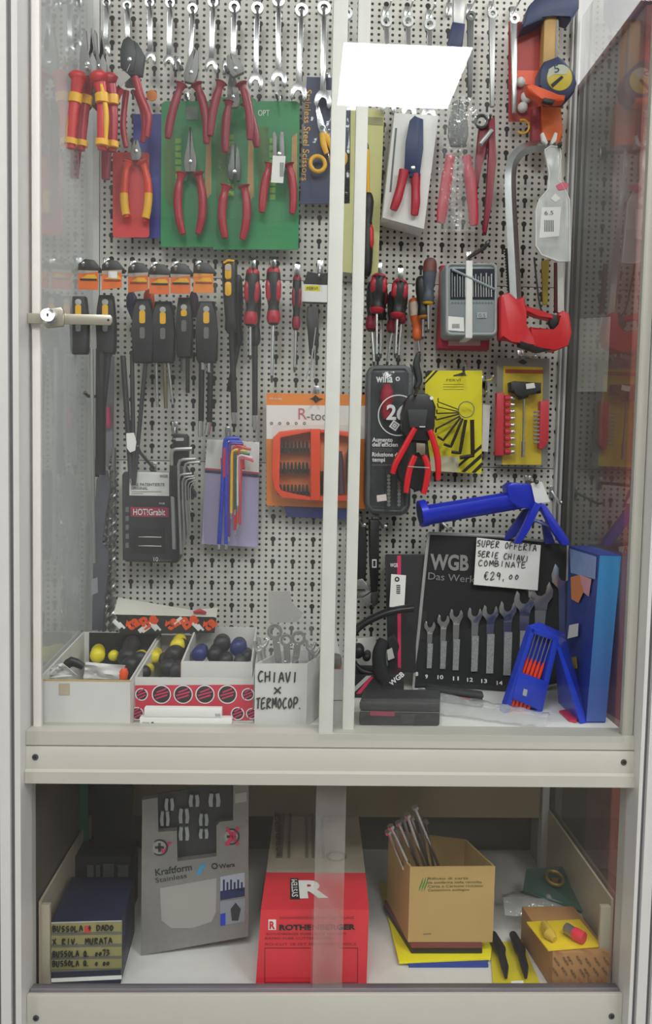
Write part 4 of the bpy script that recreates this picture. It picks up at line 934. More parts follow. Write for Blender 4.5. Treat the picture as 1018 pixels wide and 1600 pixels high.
# red socket set blister
t = thing('blister_pack', 'clear pack of red socket rails round a black T handle on yellow', 'packaging', at(815, 728, -.03))
card(t, [(776, 560), (858, 560), (855, 728), (774, 726)], -.03, mat('smoke_card', '8d8a80', .5))
card(t, [(786, 572), (848, 574), (845, 726), (784, 726)], -.0306, mat('gold_card', 'e4c52c', .5), 'yellow_card', .0005)
build('header', MB().plate([(789, 577), (848, 578), (848, 584), (789, 583)], -.0312, .0004), mat('rust_print', 'b8532a', .6), t)
build('euro_slot', MB().plate([(808, 566), (816, 561), (824, 566), (818, 570)], -.0312, .0004), CHAR, t)
R2 = mat('rose_red', 'd43444', .4)
build('rail', MB().plate([(776, 614), (788, 613), (787, 712), (774, 712)], -.046, .014, .002), R2, t)
build('rail', MB().plate([(844, 627), (858, 625), (857, 690), (848, 702), (842, 700)], -.046, .014, .002), R2, t)
for k in range(9): build('socket_holder', MB().lathe(at(788, 622+k*10.5, -.046), at(797, 622+k*10.5, -.046), [(0, .0052), (.7, .0052), (1, .004)], 12), R2, t); build('socket', MB().lathe(at(797, 622+k*10.5, -.046), at(803, 622+k*10.5, -.046), [(0, .0034), (.5, .0034), (1, .003)], 10), STEEL, t)
for k in range(9): build('bit', MB().ptube([(833, 644+k*6), (842, 643+k*6)], -.046, 1.9, 6), SATIN, t)
build('t_handle', MB().plate([(797, 597), (803, 595), (846, 598), (846, 614), (828, 613), (824, 622), (814, 624), (809, 614), (798, 612)], -.056, .02, .004), BLACK, t)
card(t, [(821, 600), (834, 598), (836, 606), (822, 608)], -.0585, PAPER, 'price_label', .0005)
build('shaft', MB().ptube([(818, 622), (817, 692)], -.046, 1.9, 10), STEEL, t)
build('shaft_end', MB().ptube([(817, 690), (816.5, 714)], -.046, 3.2, 10), STEEL, t)
blister(t, grow(rect(778, 590, 856, 720, 6), -1), rect(776, 586, 857, 724, 6), -.064, -.0312)
hook(812, 556, 836, 556, -.09, 'peg hook holding the red socket set pack', .0022)
# ================================================================ lower half of the board, left door
t = thing('blister_pack', 'orange and white bit set pack lettered R-tools behind the stiles', 'packaging', at(494, 795, -.03))
card(t, [(416, 614), (573, 617), (571, 795), (416, 790)], -.03, ORCARD)
card(t, [(416, 633), (572.6, 634), (572, 686), (416, 686)], -.0306, PAPER, 'white_field', .0005)
ptext('R', 466, 655, 479, 655, 17, -.0312, mat('faded_red_print', 'c86a78', .6), t)
ptext('-tools', 479, 656, 524, 657, 13, -.0312, GREYP, t)
ptext('FIVE IN ONE', 421, 624.5, 440, 625, 3, -.0312, PAPER, t)
for k in range(5): build('bit_symbol', MB().annulus(at(424+k*12.8, 661.5, -.0312), (1, 0, 0), (0, 0, 1), .0012, .0026, .0004, 12), GREYP, t)
build('euro_slot', MB().plate([(487, 622), (493, 617), (498, 622), (505, 623), (498, 626), (493, 630), (489, 625), (483, 623)], -.0312, .0004), INK, t)
OC = mat('orange_case', 'ee4a20', .32, 0, .04)
cs = thing('bit_case', 'orange bit case in the R-tools pack with three rows of bits', 'bit set', at(490, 782, -.05))
build('tray', MB().plate([(426, 684), (436, 674), (462, 671), (486, 670), (545, 674), (560, 684), (560, 776), (540, 782), (488, 782), (450, 778), (434, 766), (426, 742)], -.042, .010, .002), mat('orange_tray', 'd9702c', .5), cs)
for q in ([(426, 684), (436, 674), (485, 670), (485, 676), (436, 682), (434, 760), (438, 768), (485, 776), (485, 782), (440, 778), (428, 764), (424, 742)], [(485, 670), (500, 670), (500, 782), (485, 782)], [(500, 671), (545, 674), (560, 686), (553, 690), (543, 680), (500, 677)], [(500, 775), (540, 776), (552, 768), (560, 772), (542, 783), (500, 783)]):
    build('rim', MB().plate(q, -.062, .02, .002), OC, cs)
BITM = mat('blackened_bit', '3a3430', .4, .6)
for rY in (698, 731, 766):
    rk = build('bit_rack', MB().plate(rect(433, rY+2, 483, rY+7), -.052, .008, .001), BLACK, cs)
    for k in range(8): build('bit', MB().ptube([(438+k*5.9, rY-9), (438+k*5.9, rY-3), (438+k*5.9, rY+9)], -.056, [1.7, 2.7, 2.7], 6), BITM, rk)
for k, x in enumerate((498, 506, 515, 524)): build('socket', MB().lathe(at(x, 736, -.052), at(x, 772, -.052), [(0, .0040), (.5, .0046), (1, .0046)], 12), BITM, cs)
build('extension', MB().lathe(at(531, 705, -.056), at(533, 772, -.056), [(0, .003), (.2, .005), (.6, .0045), (1, .006)], 12), mat('dusky_grip', '4a3040', .5), cs)
build('handle', MB().lathe(at(548, 700, -.056), at(548, 766, -.056), [(0, .006), (.3, .009), (.8, .008), (1, .006)], 14), CHAR, cs)
blister(t, rect(428, 668, 564, 784, 8), rect(424, 664, 568, 788, 8), -.066, -.0312)
hook(494, 612, 494, 622, -.05, 'small dark hook through the R-tools pack', .0018, ym=BLACK)
solo('tool_pouch', MB().plate([(443, 790), (548, 792), (546, 812), (448, 808)], -.026, .012, .003), mat('indigo_plastic', '33408c', .45), 'blue plastic edge showing below the R-tools pack', 'tool')
# HOT!Grabit
t = thing('bit_case', 'black carded extractor set lettered HOT!Grabit in a magenta bar', 'bit set', at(235, 880, -.05))
BC = mat('violet_black_case', '2e2a33', .35, 0, .1)
build('shell', MB().plate([(190, 742), (194, 737), (276, 738), (282, 742), (281, 872), (276, 880), (196, 878), (191, 872)], -.052, .03, .003), BC, t)
card(t, [(202, 737), (264, 738), (264, 775), (202, 774)], -.0528, PAPER, 'white_header', .0006)
for s_, x1, y, h in (('DAS PATENTIERTE', 257, 759, 4.2), ('ORIGINAL', 231, 764.5, 4.2)): ptext(s_, 205, y, x1, y+.3, h, -.0533, GREYP, t, bold=.02)
ptext('WGB', 249, 746, 262, 746, 4, -.0533, GREYP, t, bold=.02)
for y, x1 in ((768, 252), (771, 224)): build('small_print', MB().plate(rect(205, y, x1, y+.8), -.0533, .0003), GREYP, t)
card(t, [(204, 792), (263, 793), (263, 808), (204, 807)], -.0528, mat('magenta_bar', 'a8224f', .5), 'title_bar', .0006)
ptext('HOT!Grabit', 208, 804.5, 258, 805, 9.5, -.0534, WINK, t, bold=.015)
ptext('WGB', 248, 788, 257, 788, 3, -.0525, WINK, t)
ptext('10', 240, 877, 247, 877, 6.5, -.0525, WINK, t)
ptext('elementi', 248, 877, 268, 877, 4, -.0525, GREYP, t)
build('window', MB().plate([(205, 824), (258, 826), (258, 866), (204, 864)], -.0524, .0006), mat('window_black', '1b1a20', .3), t)
for y in (839, 853): build('extractor', MB().ptube([(216, y), (230, y), (252, y+.5)], -.0545, [.6, 1.2, .8], 8), SATIN, t)
mb = MB()
for k in range(5): mb.plate(rect(196, 792+k*14, 201, 800+k*14), -.0524, .0003)
build('side_print', mb, GREYP, t, kind='stuff')
build('clear_cover', MB().plate([(192, 740), (281, 741), (280, 876), (192, 874)], -.0552, .001), BLIS, t)
hook(240, 732, 215, 698, -.11, 'grey peg hook above the HOT!Grabit set', .0026, ym=STEELD)
# hex key holder
t = thing('hex_key_set', 'black hex key holder full of bright steel keys', 'hex keys', at(283, 860, -.08), 'hex key sets')
build('hanger', MB().plate([(269, 679), (272, 677), (291, 678), (294, 682), (294, 728), (268, 728)], -.078, .014, .002), BLACK, t)
build('hang_slot', MB().plate(rect(274, 684, 287, 689, 2), -.0785, .001), HG, t)
build('clamp', MB().plate([(264, 726), (288, 728), (296, 742), (297, 762), (304, 772), (303, 778), (290, 783), (284, 778), (265, 776)], -.088, .03, .003), BLACK, t)
for i, (x, y, fx, y1, r) in enumerate([(268, 702, 300, 858, 3.5), (279, 718, 306, 866, 3.0), (288, 723, 312, 840, 2.3), (279, 741, 300, 862, 2.3), (285, 745, 303, 850, 1.8), (290, 748, 304, 836, 1.5), (294, 752, 305, 820, 1.2), (297, 756, 304, 800, 1.0)]):
    Y = -.092-.002*i
    build('key', MB().ptube([(fx, y-1), (x+7, y), (x+2, y+2), (x, y+8), (x+.5, y+40), (x+4, y1)], Y+.008, r, 8), SATIN, t)
hook(273, 668, 272, 686, -.085, 'tiny peg hook holding the black hex key holder', .0014)
# coloured keys
t = thing('blister_pack', 'lilac tinted card behind rainbow coloured hex keys', 'packaging', at(360, 855, -.03))
card(t, [(323, 686), (405, 691), (402, 855), (315, 850)], -.03, mat('lilac_card', 'b4a9cf', .5, 0, .05))
card(t, [(323, 686), (405, 691), (404, 740), (320, 734)], -.0306, PAPER, 'white_header', .0005)
for q, m_ in (([(320, 731), (404, 738), (404, 741), (320, 734)], mat('red_rule', 'c23a50', .6)), ([(320, 735), (404, 742), (404, 746), (320, 738)], NAVY)): build('printed_rule', MB().plate(q, -.0612 if False else -.0611+.03, .0003), m_, t)
blister(t, grow(rect(322, 692, 402, 848, 10), -1), rect(318, 690, 403, 850, 10), -.068, -.0312)
k_ = thing('hex_key_set', 'rainbow coloured hex keys in a red clip on the lilac card', 'hex keys', at(360, 850, -.05), 'hex key sets')
build('clip', MB().plate([(348, 700), (353, 697), (354, 712), (381, 718), (382, 734), (356, 730), (356, 745), (347, 748)], -.056, .016, .002), RED, k_)
build('clip', MB().plate([(344, 716), (352, 714), (352, 744), (346, 752)], -.052, .012, .002), RED, k_)
for i, (hx, x, y, x1, y1, fx, r) in enumerate([('1c3fc0', 351, 685, 342, 850, 374, 3.6), ('2a3fd0', 354, 690, 353, 850, 378, 3.4), ('6a2f86', 358, 693, 357, 838, 380, 2.8), ('d8283a', 365, 697, 367, 828, 384, 2.4), ('e9c81e', 362, 703, 361, 802, 386, 2.5), ('1f6a40', 367, 707, 367, 796, 390, 2.2), ('d84a2a', 373, 699, 371, 818, 392, 2.0), ('dddddd', 371, 711, 371, 790, 394, 1.8), ('e07a9a', 374, 713, 376, 786, 395, 1.6), ('d9303c', 377, 716, 375, 820, 396, 1.4)]):
    cm = mat('key_'+hx, hx, .35)
    o = build('key', MB().ptube([(fx, y+i*.6), (x+6, y), (x+1, y+2), (x, y+8), (x1, y1)], -.052-.0012*i, r, 8), cm, k_)
    build('ball_end', MB().ptube([(x1, y1-2), (x1-.2, y1+7), (x1-.4, y1+9)], -.052-.0012*i, [r*.6, r*.8, r*.4], 8), STEEL, o)
hook(356, 676, 357, 690, -.06, 'tiny peg hook holding the lilac card', .0014)
# long things in the left rear corner
MS = mat('masonry_drill', '9a9a98', .35, .8)
def drill(lb, a, c, Y, r):
    mb = MB(); p, q = at(*a, Y), at(*c, Y); n = 90; d = q-p; dn = d.normalized(); u = V((0, -1, 0)); v = dn.cross(u)
    mb.tube([p, q], r*.00055, 10)
    for ph in (0, math.pi):
        pts = [p+d*(.12+.88*i/n)+(u*math.cos(ph+i*.62)+v*math.sin(ph+i*.62))*(r*.00075) for i in range(n+1)]
        mb.tube(pts, r*.00034, 5)
    return solo('drill_bit', mb, MS, lb, 'drill bit', 'long drill bits in the rear corner')
drill('long spiral drill bit standing in the left rear corner, nearer the side pane', (176, 730), (160, 985), -.030, 7)
drill('long spiral drill bit standing in the left rear corner, nearer the cardboard flap', (178, 700), (174, 985), -.030, 7)
t = thing('drill_sleeve', 'long grey plastic sleeve hanging in the left rear corner', 'packaging', at(158, 985, -.045))
build('sleeve', MB().plate([(150, 748), (166, 735), (172, 760), (166, 800), (158, 850), (170, 860), (160, 985), (143, 985), (146, 850)], -.05, .01, .002), mat('slate_sleeve', '5a5d66', .35, 0, .1), t)
build('label', MB().plate([(142, 906), (152, 902), (153, 926), (143, 930)], -.0506, .0006), mat('grey_label', '9a9aa0', .6), t)
t = thing('blister_pack', 'narrow clear pack with pink marked part left of the long black rods', 'packaging', at(170, 740, -.02))
build('strip', MB().plate([(163, 560), (178, 556), (176, 700), (168, 730), (160, 722)], -.022, .004), mat('mauve_strip', '8e8a92', .5), t)
build('pink_part', MB().ptube([(169, 636), (168, 655), (170, 668)], -.03, [3, 5.5, 4], 10), mat('pink_plastic', 'cf4e74', .4), t)
hook(160, 620, 133, 614, -.10, 'peg hook with pale tip sticking out at the left rear corner', .0026, ym=STEELD)
# ================================================================ goods standing on the upper shelf
UP = V((0, 0, 1))
def carton(t, A, B, hs, D, m, th=.0025, name='carton', open_=True):
    """open box: A, B front base corners, D depth vector, hs = wall heights at front left, front right, back right, back left"""
    A, B, D = V(A), V(B), V(D); base = [A, B, B+D, A+D]; ex = (B-A).normalized(); ey = D.normalized()
    inn = [A+(ex+ey)*th, B+(-ex+ey)*th, B+D-(ex+ey)*th, A+D+(ex-ey)*th]
    mb = MB(); b = mb.b
    o0 = [b.verts.new(p) for p in base]; o1 = [b.verts.new(p+UP*h) for p, h in zip(base, hs)]
    b.faces.new(o0[::-1])
    for i in range(4): j = (i+1) % 4; b.faces.new((o0[i], o0[j], o1[j], o1[i]))
    if open_:
        i1 = [b.verts.new(p+UP*(h-.0003)) for p, h in zip(inn, hs)]; i0 = [b.verts.new(p+UP*th) for p in inn]
        for i in range(4):
            j = (i+1) % 4; b.faces.new((o1[i], o1[j], i1[j], i1[i])); b.faces.new((i1[i], i1[j], i0[j], i0[i]))
        b.faces.new(i0)
    else: b.faces.new(o1)
    return build(name, mb, m, t)
def plane_px(p0, n):
    p0, n = V(p0), V(n)
    def f(px, py, lift=0.0):
        d = ray(px, py); return CAM+d*((p0-CAM).dot(n)/d.dot(n))-n.normalized()*lift
    return f
SH = ZS+.0006
def hz(px, py, A): return at(px, py, A.y).z-A.z      # height of a pixel above base point A at A's depth
# deep white bin at the left
A, B = onz(57, 1136, SH), onz(205, 1134, SH); B.y = A.y
t = thing('bin', 'white carton bin at the far left of the shelf with yellow black handles inside', 'box', (A+B)/2, 'carton bins on the shelf')
h1 = hz(57, 1063, A)
carton(t, A, B, [h1, h1, .082, .082], (0, -.075-A.y, 0), CARTON)
card(t, [(92, 1068), (109, 1068), (109, 1086), (92, 1086)], A.y-.0008, mat('kraft_tape', 'b8ac94', .6), 'tape_patch', .0006)
build('cut_edge', MB().box((A.x, A.y-.0004, A.z+h1-.0004), (B.x, A.y+.004, A.z+h1+.0008)), KRAFT, t)
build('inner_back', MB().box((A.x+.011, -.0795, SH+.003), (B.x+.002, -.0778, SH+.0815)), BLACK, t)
# paper and packet in its mouth
def crumple(px, Y, m, lb, cat, name, amp=.006, n=7):
    (x0, y0), (x1, y1), (x2, y2), (x3, y3) = px; G = []
    for i in range(n):
        v = i/(n-1); row = []
        for j in range(n):
            u = j/(n-1); x = (x0*(1-u)+x1*u)*(1-v)+(x3*(1-u)+x2*u)*v; y = (y0*(1-u)+y1*u)*(1-v)+(y3*(1-u)+y2*u)*v
            row.append(at(x, y, Y+random.uniform(-amp, amp)))
        G.append(row)
    return solo(name, MB().sheet(G), m, lb, cat, smooth=70)
crumple([(82, 1040), (98, 1036), (122, 1056), (72, 1060)], -.262, PAPER, 'crumpled white paper in the mouth of the far left bin', 'paper', 'crumpled_paper', .008)
crumple([(134, 1034), (196, 1040), (186, 1062), (130, 1060)], -.262, mat('packet_white', 'd8d4d2', .4), 'white packet leaning in the mouth of the far left bin', 'packet', 'packet', .004)
solo('plug', MB().lathe(at(192, 1060, -.258), at(194, 1044, -.258), [(0, .006), (.6, .007), (1, .004)], 12), ORANGE, 'orange plug beside the white packet in the far left bin', 'plug')
solo('rubber_grip', MB().ptube([(98, 1046), (112, 1034), (130, 1042)], -.225, [5, 8, 5], 12, .8, 3), BLACK, 'black rubber lump lying in the far left bin', 'tool')
# wide red patterned box with a taller white one inside
A2, B2 = onz(210, 1127, SH), onz(396, 1126, SH); B2.y = A2.y
t = thing('bin', 'red carton printed with round black badges, front of the shelf', 'box', (A2+B2)/2, 'carton bins on the shelf')
h2 = hz(210, 1058, A2)
carton(t, A2, B2, [h2, h2, .078, .078], (0, -.075-A2.y, 0), CARTON)
rp = build('red_print', MB().plate([(211, 1071), (396, 1070), (395, 1125.5), (211, 1126)], A2.y-.0009, .0006), mat('badge_red', 'd02f48', .5), t)
k = 0
for row, (yy, xs) in enumerate(((1085, (221, 252, 286, 320, 355, 387)), (1115, (205+9, 238, 270, 303, 337, 371, 393)))):
    for x in xs:
        r = (15 if 225 < x < 385 else 10) if row == 0 else (10.5 if x < 380 else 9)
        mb = MB().disc(at(x, yy, A2.y-.0012), (0, -1, 0), r*.00091, .0004, 24); bd = build('printed_badge', mb, INK, rp)
        build('badge_rim', MB().annulus(at(x, yy, A2.y-.0016), (1, 0, 0), (0, 0, 1), (r-1.6)*.00091, r*.00091, .0003, 24), WINK, bd)
        for dy, hw in ((-6, .5), (-1, .72), (4, .6)):
            c = at(x, yy+dy, A2.y-.0017); a_ = at(x-r*hw, yy+dy+3, A2.y-.0017); b_ = at(x+r*hw, yy+dy-3, A2.y-.0017)
            build('badge_print', MB().tube([a_, b_], .0011, 4, .3), PINK if dy else mat('badge_pink', 'e8a0b0', .5), bd)
A3 = V((onz(282, 1127, SH).x, A2.y+.012, SH+.003)); A3.x = at(283, 1050, A3.y).x; B3 = V((at(394, 1050, A3.y).x, A3.y, A3.z))
t = thing('bin', 'white carton with blue and black handles, set inside the red badge box', 'box', (A3+B3)/2, 'carton bins on the shelf')
h3 = hz(283, 1033, A3)
carton(t, A3, B3, [h3, h3, .092, .092], (-.004, -.082-A3.y, 0), CARTON)
build('kraft_side', MB().obox(A3+V((-.0012, .001, .002)), (.001, 0, 0), (-.004, -.084-A3.y, 0), (0, 0, h3-.004)), KRAFT, t)
# handles lying in the bins, butts towards the viewer
def butt(lb, px, py, Y, dx, dy, L, r, m1, m2=None, grp='screwdrivers lying in the carton bins'):
    """screwdriver lying away from the viewer: butt at pixel, body running back by L with pixel drift dx, dy"""
    a = at(px, py, Y); c = at(px+dx, py+dy, Y+L); k = r*.001
    t = thing('screwdriver', lb, 'screwdriver', a-UP*k, grp)
    h = build('handle', MB().lathe(a, c, [(0, .35*k), (.03, .75*k), (.1, .98*k), (.3, k), (.55, .8*k), (.7, .95*k), (.95, .8*k), (1, .4*k)], 16), m1, t, 50)
    if m2: build('butt_cap', MB().lathe(a.lerp(c, -.01), a.lerp(c, .24), [(0, .4*k), (.12, .86*k), (.5, 1.06*k), (1, 1.07*k)], 16), m2, h, 50)
    return t
YD = mat('bright_yellow_grip', 'e2d21e', .35)
BD = mat('black_grip', '222326', .45)
MBL = mat('midnight_blue_grip', '26306e', .4)
for q in [('yellow capped screwdriver at the back of the far left bin', 152, 1026, -.15, 2, -12, .07, 12, YD, None), ('small yellow and black screwdriver beside the big black handle', 176, 1026, -.14, 8, -10, .06, 8, BD, YD),
    ('big black handle standing up between the two left bins', 196, 1034, -.16, 12, -34, .05, 15, BD, None), ('black butted screwdriver with a yellow collar lying under the big black handle', 200, 1042, -.20, 22, -12, .07, 14, BD, None),
    ('yellow collared screwdriver in front of the kraft divider', 218, 1032, -.18, 4, -8, .05, 12, YD, BD), ('yellow screwdriver butt in the middle of the bins', 240, 1028, -.17, 6, -10, .06, 10, YD, None), ('second yellow screwdriver butt right of the middle', 256, 1030, -.17, 6, -8, .06, 9, YD, BD),
    ('lowest yellow screwdriver butt just above the red badges', 222, 1052, -.24, 12, -8, .06, 10, YD, BD), ('largest yellow cap, tilted, left of the blue handles', 266, 1030, -.18, 20, -24, .05, 15, BD, None), ('black handle beneath the largest yellow cap', 262, 1046, -.22, 6, -12, .07, 13, BD, None), ('grey black butt against the white inner carton', 276, 1050, -.23, 2, -10, .06, 12, CHAR, None)]: butt(*q)
butt('tilted yellow grip beside the kraft side of the white carton', 276, 1012, -.16, 6, -14, .05, 12, YD, None)
for q in [('blue handle at the left of the inner white carton', 310, 1024, -.20, 6, -10, .06, 12, MBL, None), ('black handle with a pale shaft in the inner white carton', 334, 1026, -.19, 6, -14, .06, 12, BD, None), ('round black butt highest in the inner white carton', 346, 1008, -.16, 2, -8, .06, 14, BD, None), ('blue black butt right of the highest black one', 372, 1014, -.17, 2, -10, .06, 13, BD, MBL),
    ('small black butt at the right wall of the inner white carton', 386, 1026, -.20, 0, -8, .06, 9, BD, None), ('black butt low in front of the inner white carton', 352, 1034, -.22, 2, -8, .06, 11, BD, None), ('lowest black butt on the right of the inner white carton', 374, 1036, -.22, 2, -8, .06, 10, CHAR, None)]: butt(*q, grp='screwdrivers in the inner white carton')
# Beta box on the bins
YB = -.118; a = at(181, 990, YB)
t = thing('parts_box', 'black box with orange and white Beta pattern and torn white flap', 'box', at(258, 990, YB))
build('carton', MB().hull([at(182, 961, YB), at(338, 966, YB), at(335, 989, YB), at(187, 991, YB)], [at(186, 958, -.07), at(334, 964, -.07), at(332, 984, -.07), at(188, 986, -.07)]), INK, t)
build('flap', MB().prism([at(184, 934, -.075), at(200, 938, -.075), at(300, 954, -.078), at(340, 950, -.082), at(338, 964, -.115), at(260, 962, -.115), at(177, 960, -.115)], (0, .0012, .0006)), mat('off_white_board', 'cfcdc2', .7), t)
for k, (x, y) in enumerate(((202, 986), (226, 984), (263, 986), (289, 984), (322, 987))):
    s_ = ('ta', 'Be', 'ta', 'Be', 'ta')[k]; p = at(x, y, YB-.0006); r_ = V((.82, 0, .55))
    lettering(s_, p, r_, V((0, -1, 0)).cross(r_), .0185, ORANGE, t, bold=.05)
for k, (x, y) in enumerate(((189, 981), (217, 987), (245, 984), (272, 975), (312, 984))):
    p = at(x, y, YB-.0005); r_ = V((.75, 0, .6)) if k % 2 else V((-.7, 0, .7)); 
    build('printed_mark', MB().tube([p, p+r_*.017], .0036, 4, .2), WINK, t); build('printed_mark', MB().tube([p+V((.006, 0, -.001)), p+V((.007, 0, -.001))+r_*.014], .0018, 4, .2), WINK, t)
build('red_flap_print', MB().ptube([(302, 957), (312, 955), (322, 958)], -.113, [2.5, 4.5, 2.5], 8, .3), mat('printed_red', 'b8323a', .6), t)
# two flat white boxes in front of the red one
for lb, q, Y, yb in (('upper flat white box lying before the red badges, shorter one', (225, 1107, 346, 1121), -.3135, None), ('lower flat white box on the shelf edge, marked at both ends', (218, 1121, 362, 1136), -.3135, 1)):
    z0 = at(290, q[3], Y).z if not yb else SH; z1 = at(290, q[1], Y).z if not yb else at(290, 1121.5, Y).z
    xa, xb = at(q[0], q[3], Y).x, at(q[2], q[3], Y).x
    t = thing('flat_box', lb, 'box', ((xa+xb)/2, Y, z0), 'flat white boxes')
    build('carton', MB().box((xa, Y, z0), (xb, Y+.0125, z1), .0008), PAPER, t)
    if yb: ptext('IGNIS', 222, 1132, 233, 1132, 4, Y-.0003, GREYP, t); build('printed_dot', MB().disc(at(238, 1130, Y-.0006), (0, -1, 0), .0018, .0004, 10), INK, t)
    else: ptext('500', 336, 1119, 344, 1119, 4, Y-.0003, GREYP, t)
# CHIAVI x TERMOCOP box with bagged wrenches
A4, B4 = onz(397, 1137, SH), onz(478, 1136, SH)
t = thing('bin', 'white box hand lettered CHIAVI X TERMOCOP full of bagged wrenches', 'box', (A4+B4)/2, 'carton bins on the shelf')
h4 = hz(398, 1037, A4); D4 = V((.036, .085, 0)); 
carton(t, A4, B4, [h4, h4, h4, h4], D4, CARTON)
ex = (B4-A4).normalized(); nrm = V((0, -1, 0))
fp = plane_px(A4+V((0, -.0006, 0)), ex.cross(UP))
def hand(s_, x0, y0, x1, h, par, pen=.0011, f=None, m=PEN, y1=None):
    f = f or fp; p, q = f(x0, y0), f(x1, y1 if y1 is not None else y0); r_ = (q-p).normalized(); n_ = V((0, -1, 0)); u = n_.cross(r_) if abs(r_.z) < .9 else UP
    return handwriting(s_, p, r_, u, h*S(p.y), (q-p).length, m, par, pen)
hand('CHIAVI', 402, 1066, 466, 16, t); hand('X', 426, 1084, 442, 10, t); hand('TERMOCOP.', 399, 1107, 474, 16, t)
TW = 'wrenches bagged in the CHIAVI box'
for i, (rg, bt, Y, rr) in enumerate([((429, 987), (438, 1060), -.285, 11), ((466, 997), (458, 1058), -.275, 10.5), ((447, 1000), (450, 1060), -.262, 9)]):
    a, c = at(*rg, Y), at(*bt, Y); d = (c-a).normalized(); s_ = V((0, -1, 0)).cross(d)
    mb = MB().annulus(a, s_, d, rr*.0006, rr*.001, .007, 24)
    mb.prism([a+d*rr*.0009-s_*.005, a+d*rr*.0009+s_*.005, c+s_*.0045, c-s_*.0045], (0, .005, 0), .001)
    solo('ring_wrench', mb, STEEL, ['bagged ring wrench on the left, ring highest', 'bagged ring wrench on the right, ring tilted', 'bagged ring wrench behind the two front rings'][i], 'wrench', TW)
for i, (x, y, dx) in enumerate([(404, 1006, -3), (410, 1000, -1), (491, 1012, 5), (484, 1004, 3)]):
    mb = MB().ptube([(x-6, y-4), (x-4, y+8), (x+3, y+10), (x+9, y)], -.27, [2.2, 3, 3, 2.2], 8, 1, 3).ptube([(x, y+10), (x-dx+4, y+44)], -.27, 3.2, 8)
    solo('open_wrench', mb, STEEL, ['open jaw poking out at the left rim of the CHIAVI box', 'second open jaw at the left rim, just inside', 'open jaw poking out at the right rim of the CHIAVI box', 'second open jaw at the right rim, just inside'][i], 'wrench', TW)
def film(lb, x0, y0, x1, y1, Y, m, n=10, amp=.004, fn=None, cat='bag', name='clear_bag'):
    G = []
    for i in range(n):
        v = i/(n-1); row = []
        for j in range(n):
            u = j/(n-1); x, y = x0+(x1-x0)*u, y0+(y1-y0)*v
            if fn: x, y = fn(u, v)
            row.append(at(x, y, Y-.010*math.sin(math.pi*u)+random.uniform(-amp, amp)))
        G.append(row)
    return solo(name, MB().sheet(G), m, lb, cat, smooth=80)
film('clear crinkled bag over the wrenches of the CHIAVI box', 0, 0, 0, 0, -.292, BAG, 11, .004, lambda u, v: (397+u*98+(1-v)*8*(1-2*u), 972+v*68+8*math.sin(u*6)))
solo('bag_header', MB().plate([(419, 924), (452, 924), (457, 944), (474, 958), (464, 972), (420, 974)], -.25, .0012), mat('grey_film', 'b3b1ac', .35), 'folded grey bag header standing above the bagged wrenches', 'packaging')
# slim white box between the stiles
A5, B5 = onz(509, 1137, SH), onz(537, 1137, SH); B5.y = A5.y
t = thing('bin', 'slim white box standing behind the two door stiles', 'box', (A5+B5)/2, 'carton bins on the shelf')
h5 = hz(509, 1046, A5); carton(t, A5, B5+V((.012, 0, 0)), [h5]*4, (0, .06, 0), CARTON)
build('box_seam', MB().plate(rect(509, 1094, 538, 1095), A5.y-.0006, .0005), GREYP, t)
screwdriver('grey and orange handled screwdriver standing in the slim white box', (522, 1022), (522, 1062), (522, 1066), -.28, mat('grey_grip', '6e6a66', .5), 11, 0, [(ORANGE, .5, .95, 0)])
solo('paper_strip', MB().plate([(510, 1022), (514, 962), (518, 962), (526, 1000), (531, 1022)], -.26, .001), PAPER, 'white paper strip standing behind the grey and orange handle', 'paper')
# ---------------------------------------------------------------- right half of the shelf
for i, (q, lb) in enumerate([([(554, 818), (572, 818), (573, 860), (570, 926), (556, 926), (553, 870)], 'black handled adjustable wrench hanging left, silver jaw down'), ([(576, 812), (592, 812), (592, 870), (590, 928), (580, 928), (577, 880)], 'black handled adjustable wrench hanging right, small label on it')]):
    Y = -.055; t = thing('adjustable_wrench', lb, 'wrench', at(563+i*20, 945, Y), 'adjustable wrenches')
    build('handle', MB().plate(q, Y, .014, .003), BLACK, t)
    if i == 0:
        build('jaw', MB().plate([(552, 928), (556, 906), (566, 904), (576, 916), (580, 924), (564, 934), (552, 936)], Y-.004, .014, .0015), STEEL, t)
        build('lower_jaw', MB().plate([(566, 934), (580, 926), (579, 944), (574, 952), (568, 944)], Y-.003, .012, .0015), SATIN, t)
        build('knurled_screw', MB().ptube([(557, 920), (570, 920)], Y-.007, 3.2, 12), STEELD, t)
    else:
        build('jaw', MB().plate([(579, 926), (592, 924), (590, 944), (582, 950)], Y-.002, .012, .0015), STEELD, t)
        card(t, [(581, 874), (588, 874), (588, 887), (581, 887)], Y-.0008, PAPER, 'label', .0006); build('label_print', MB().plate(rect(582.5, 876, 586.5, 885), Y-.0013, .0004), INK, t)
hook(560, 814, 569, 820, -.10, 'white tipped peg hook of the left black adjustable wrench', .003)
hook(586, 812, 602, 822, -.10, 'white tipped peg hook of the right black adjustable wrench', .003)
hook(690, 816, 704, 826, -.08, 'peg hook with pale tip below the blue sealant gun', .0024)
t = thing('tool_box', 'black carton with magenta stripe leaning behind the wrench roll', 'box', onz(632, 1040, SH), 'black magenta striped packaging')
bx = at(601, 868, -.085); 
build('carton', MB().hull([at(601, 868, -.085), at(664, 868, -.085), at(668, 1050, -.115), at(606, 1052, -.115)], [at(603, 866, -.05), at(664, 866, -.05), at(668, 1042, -.08), at(608, 1044, -.08)]), mat('black_carton', '232126', .45), t)
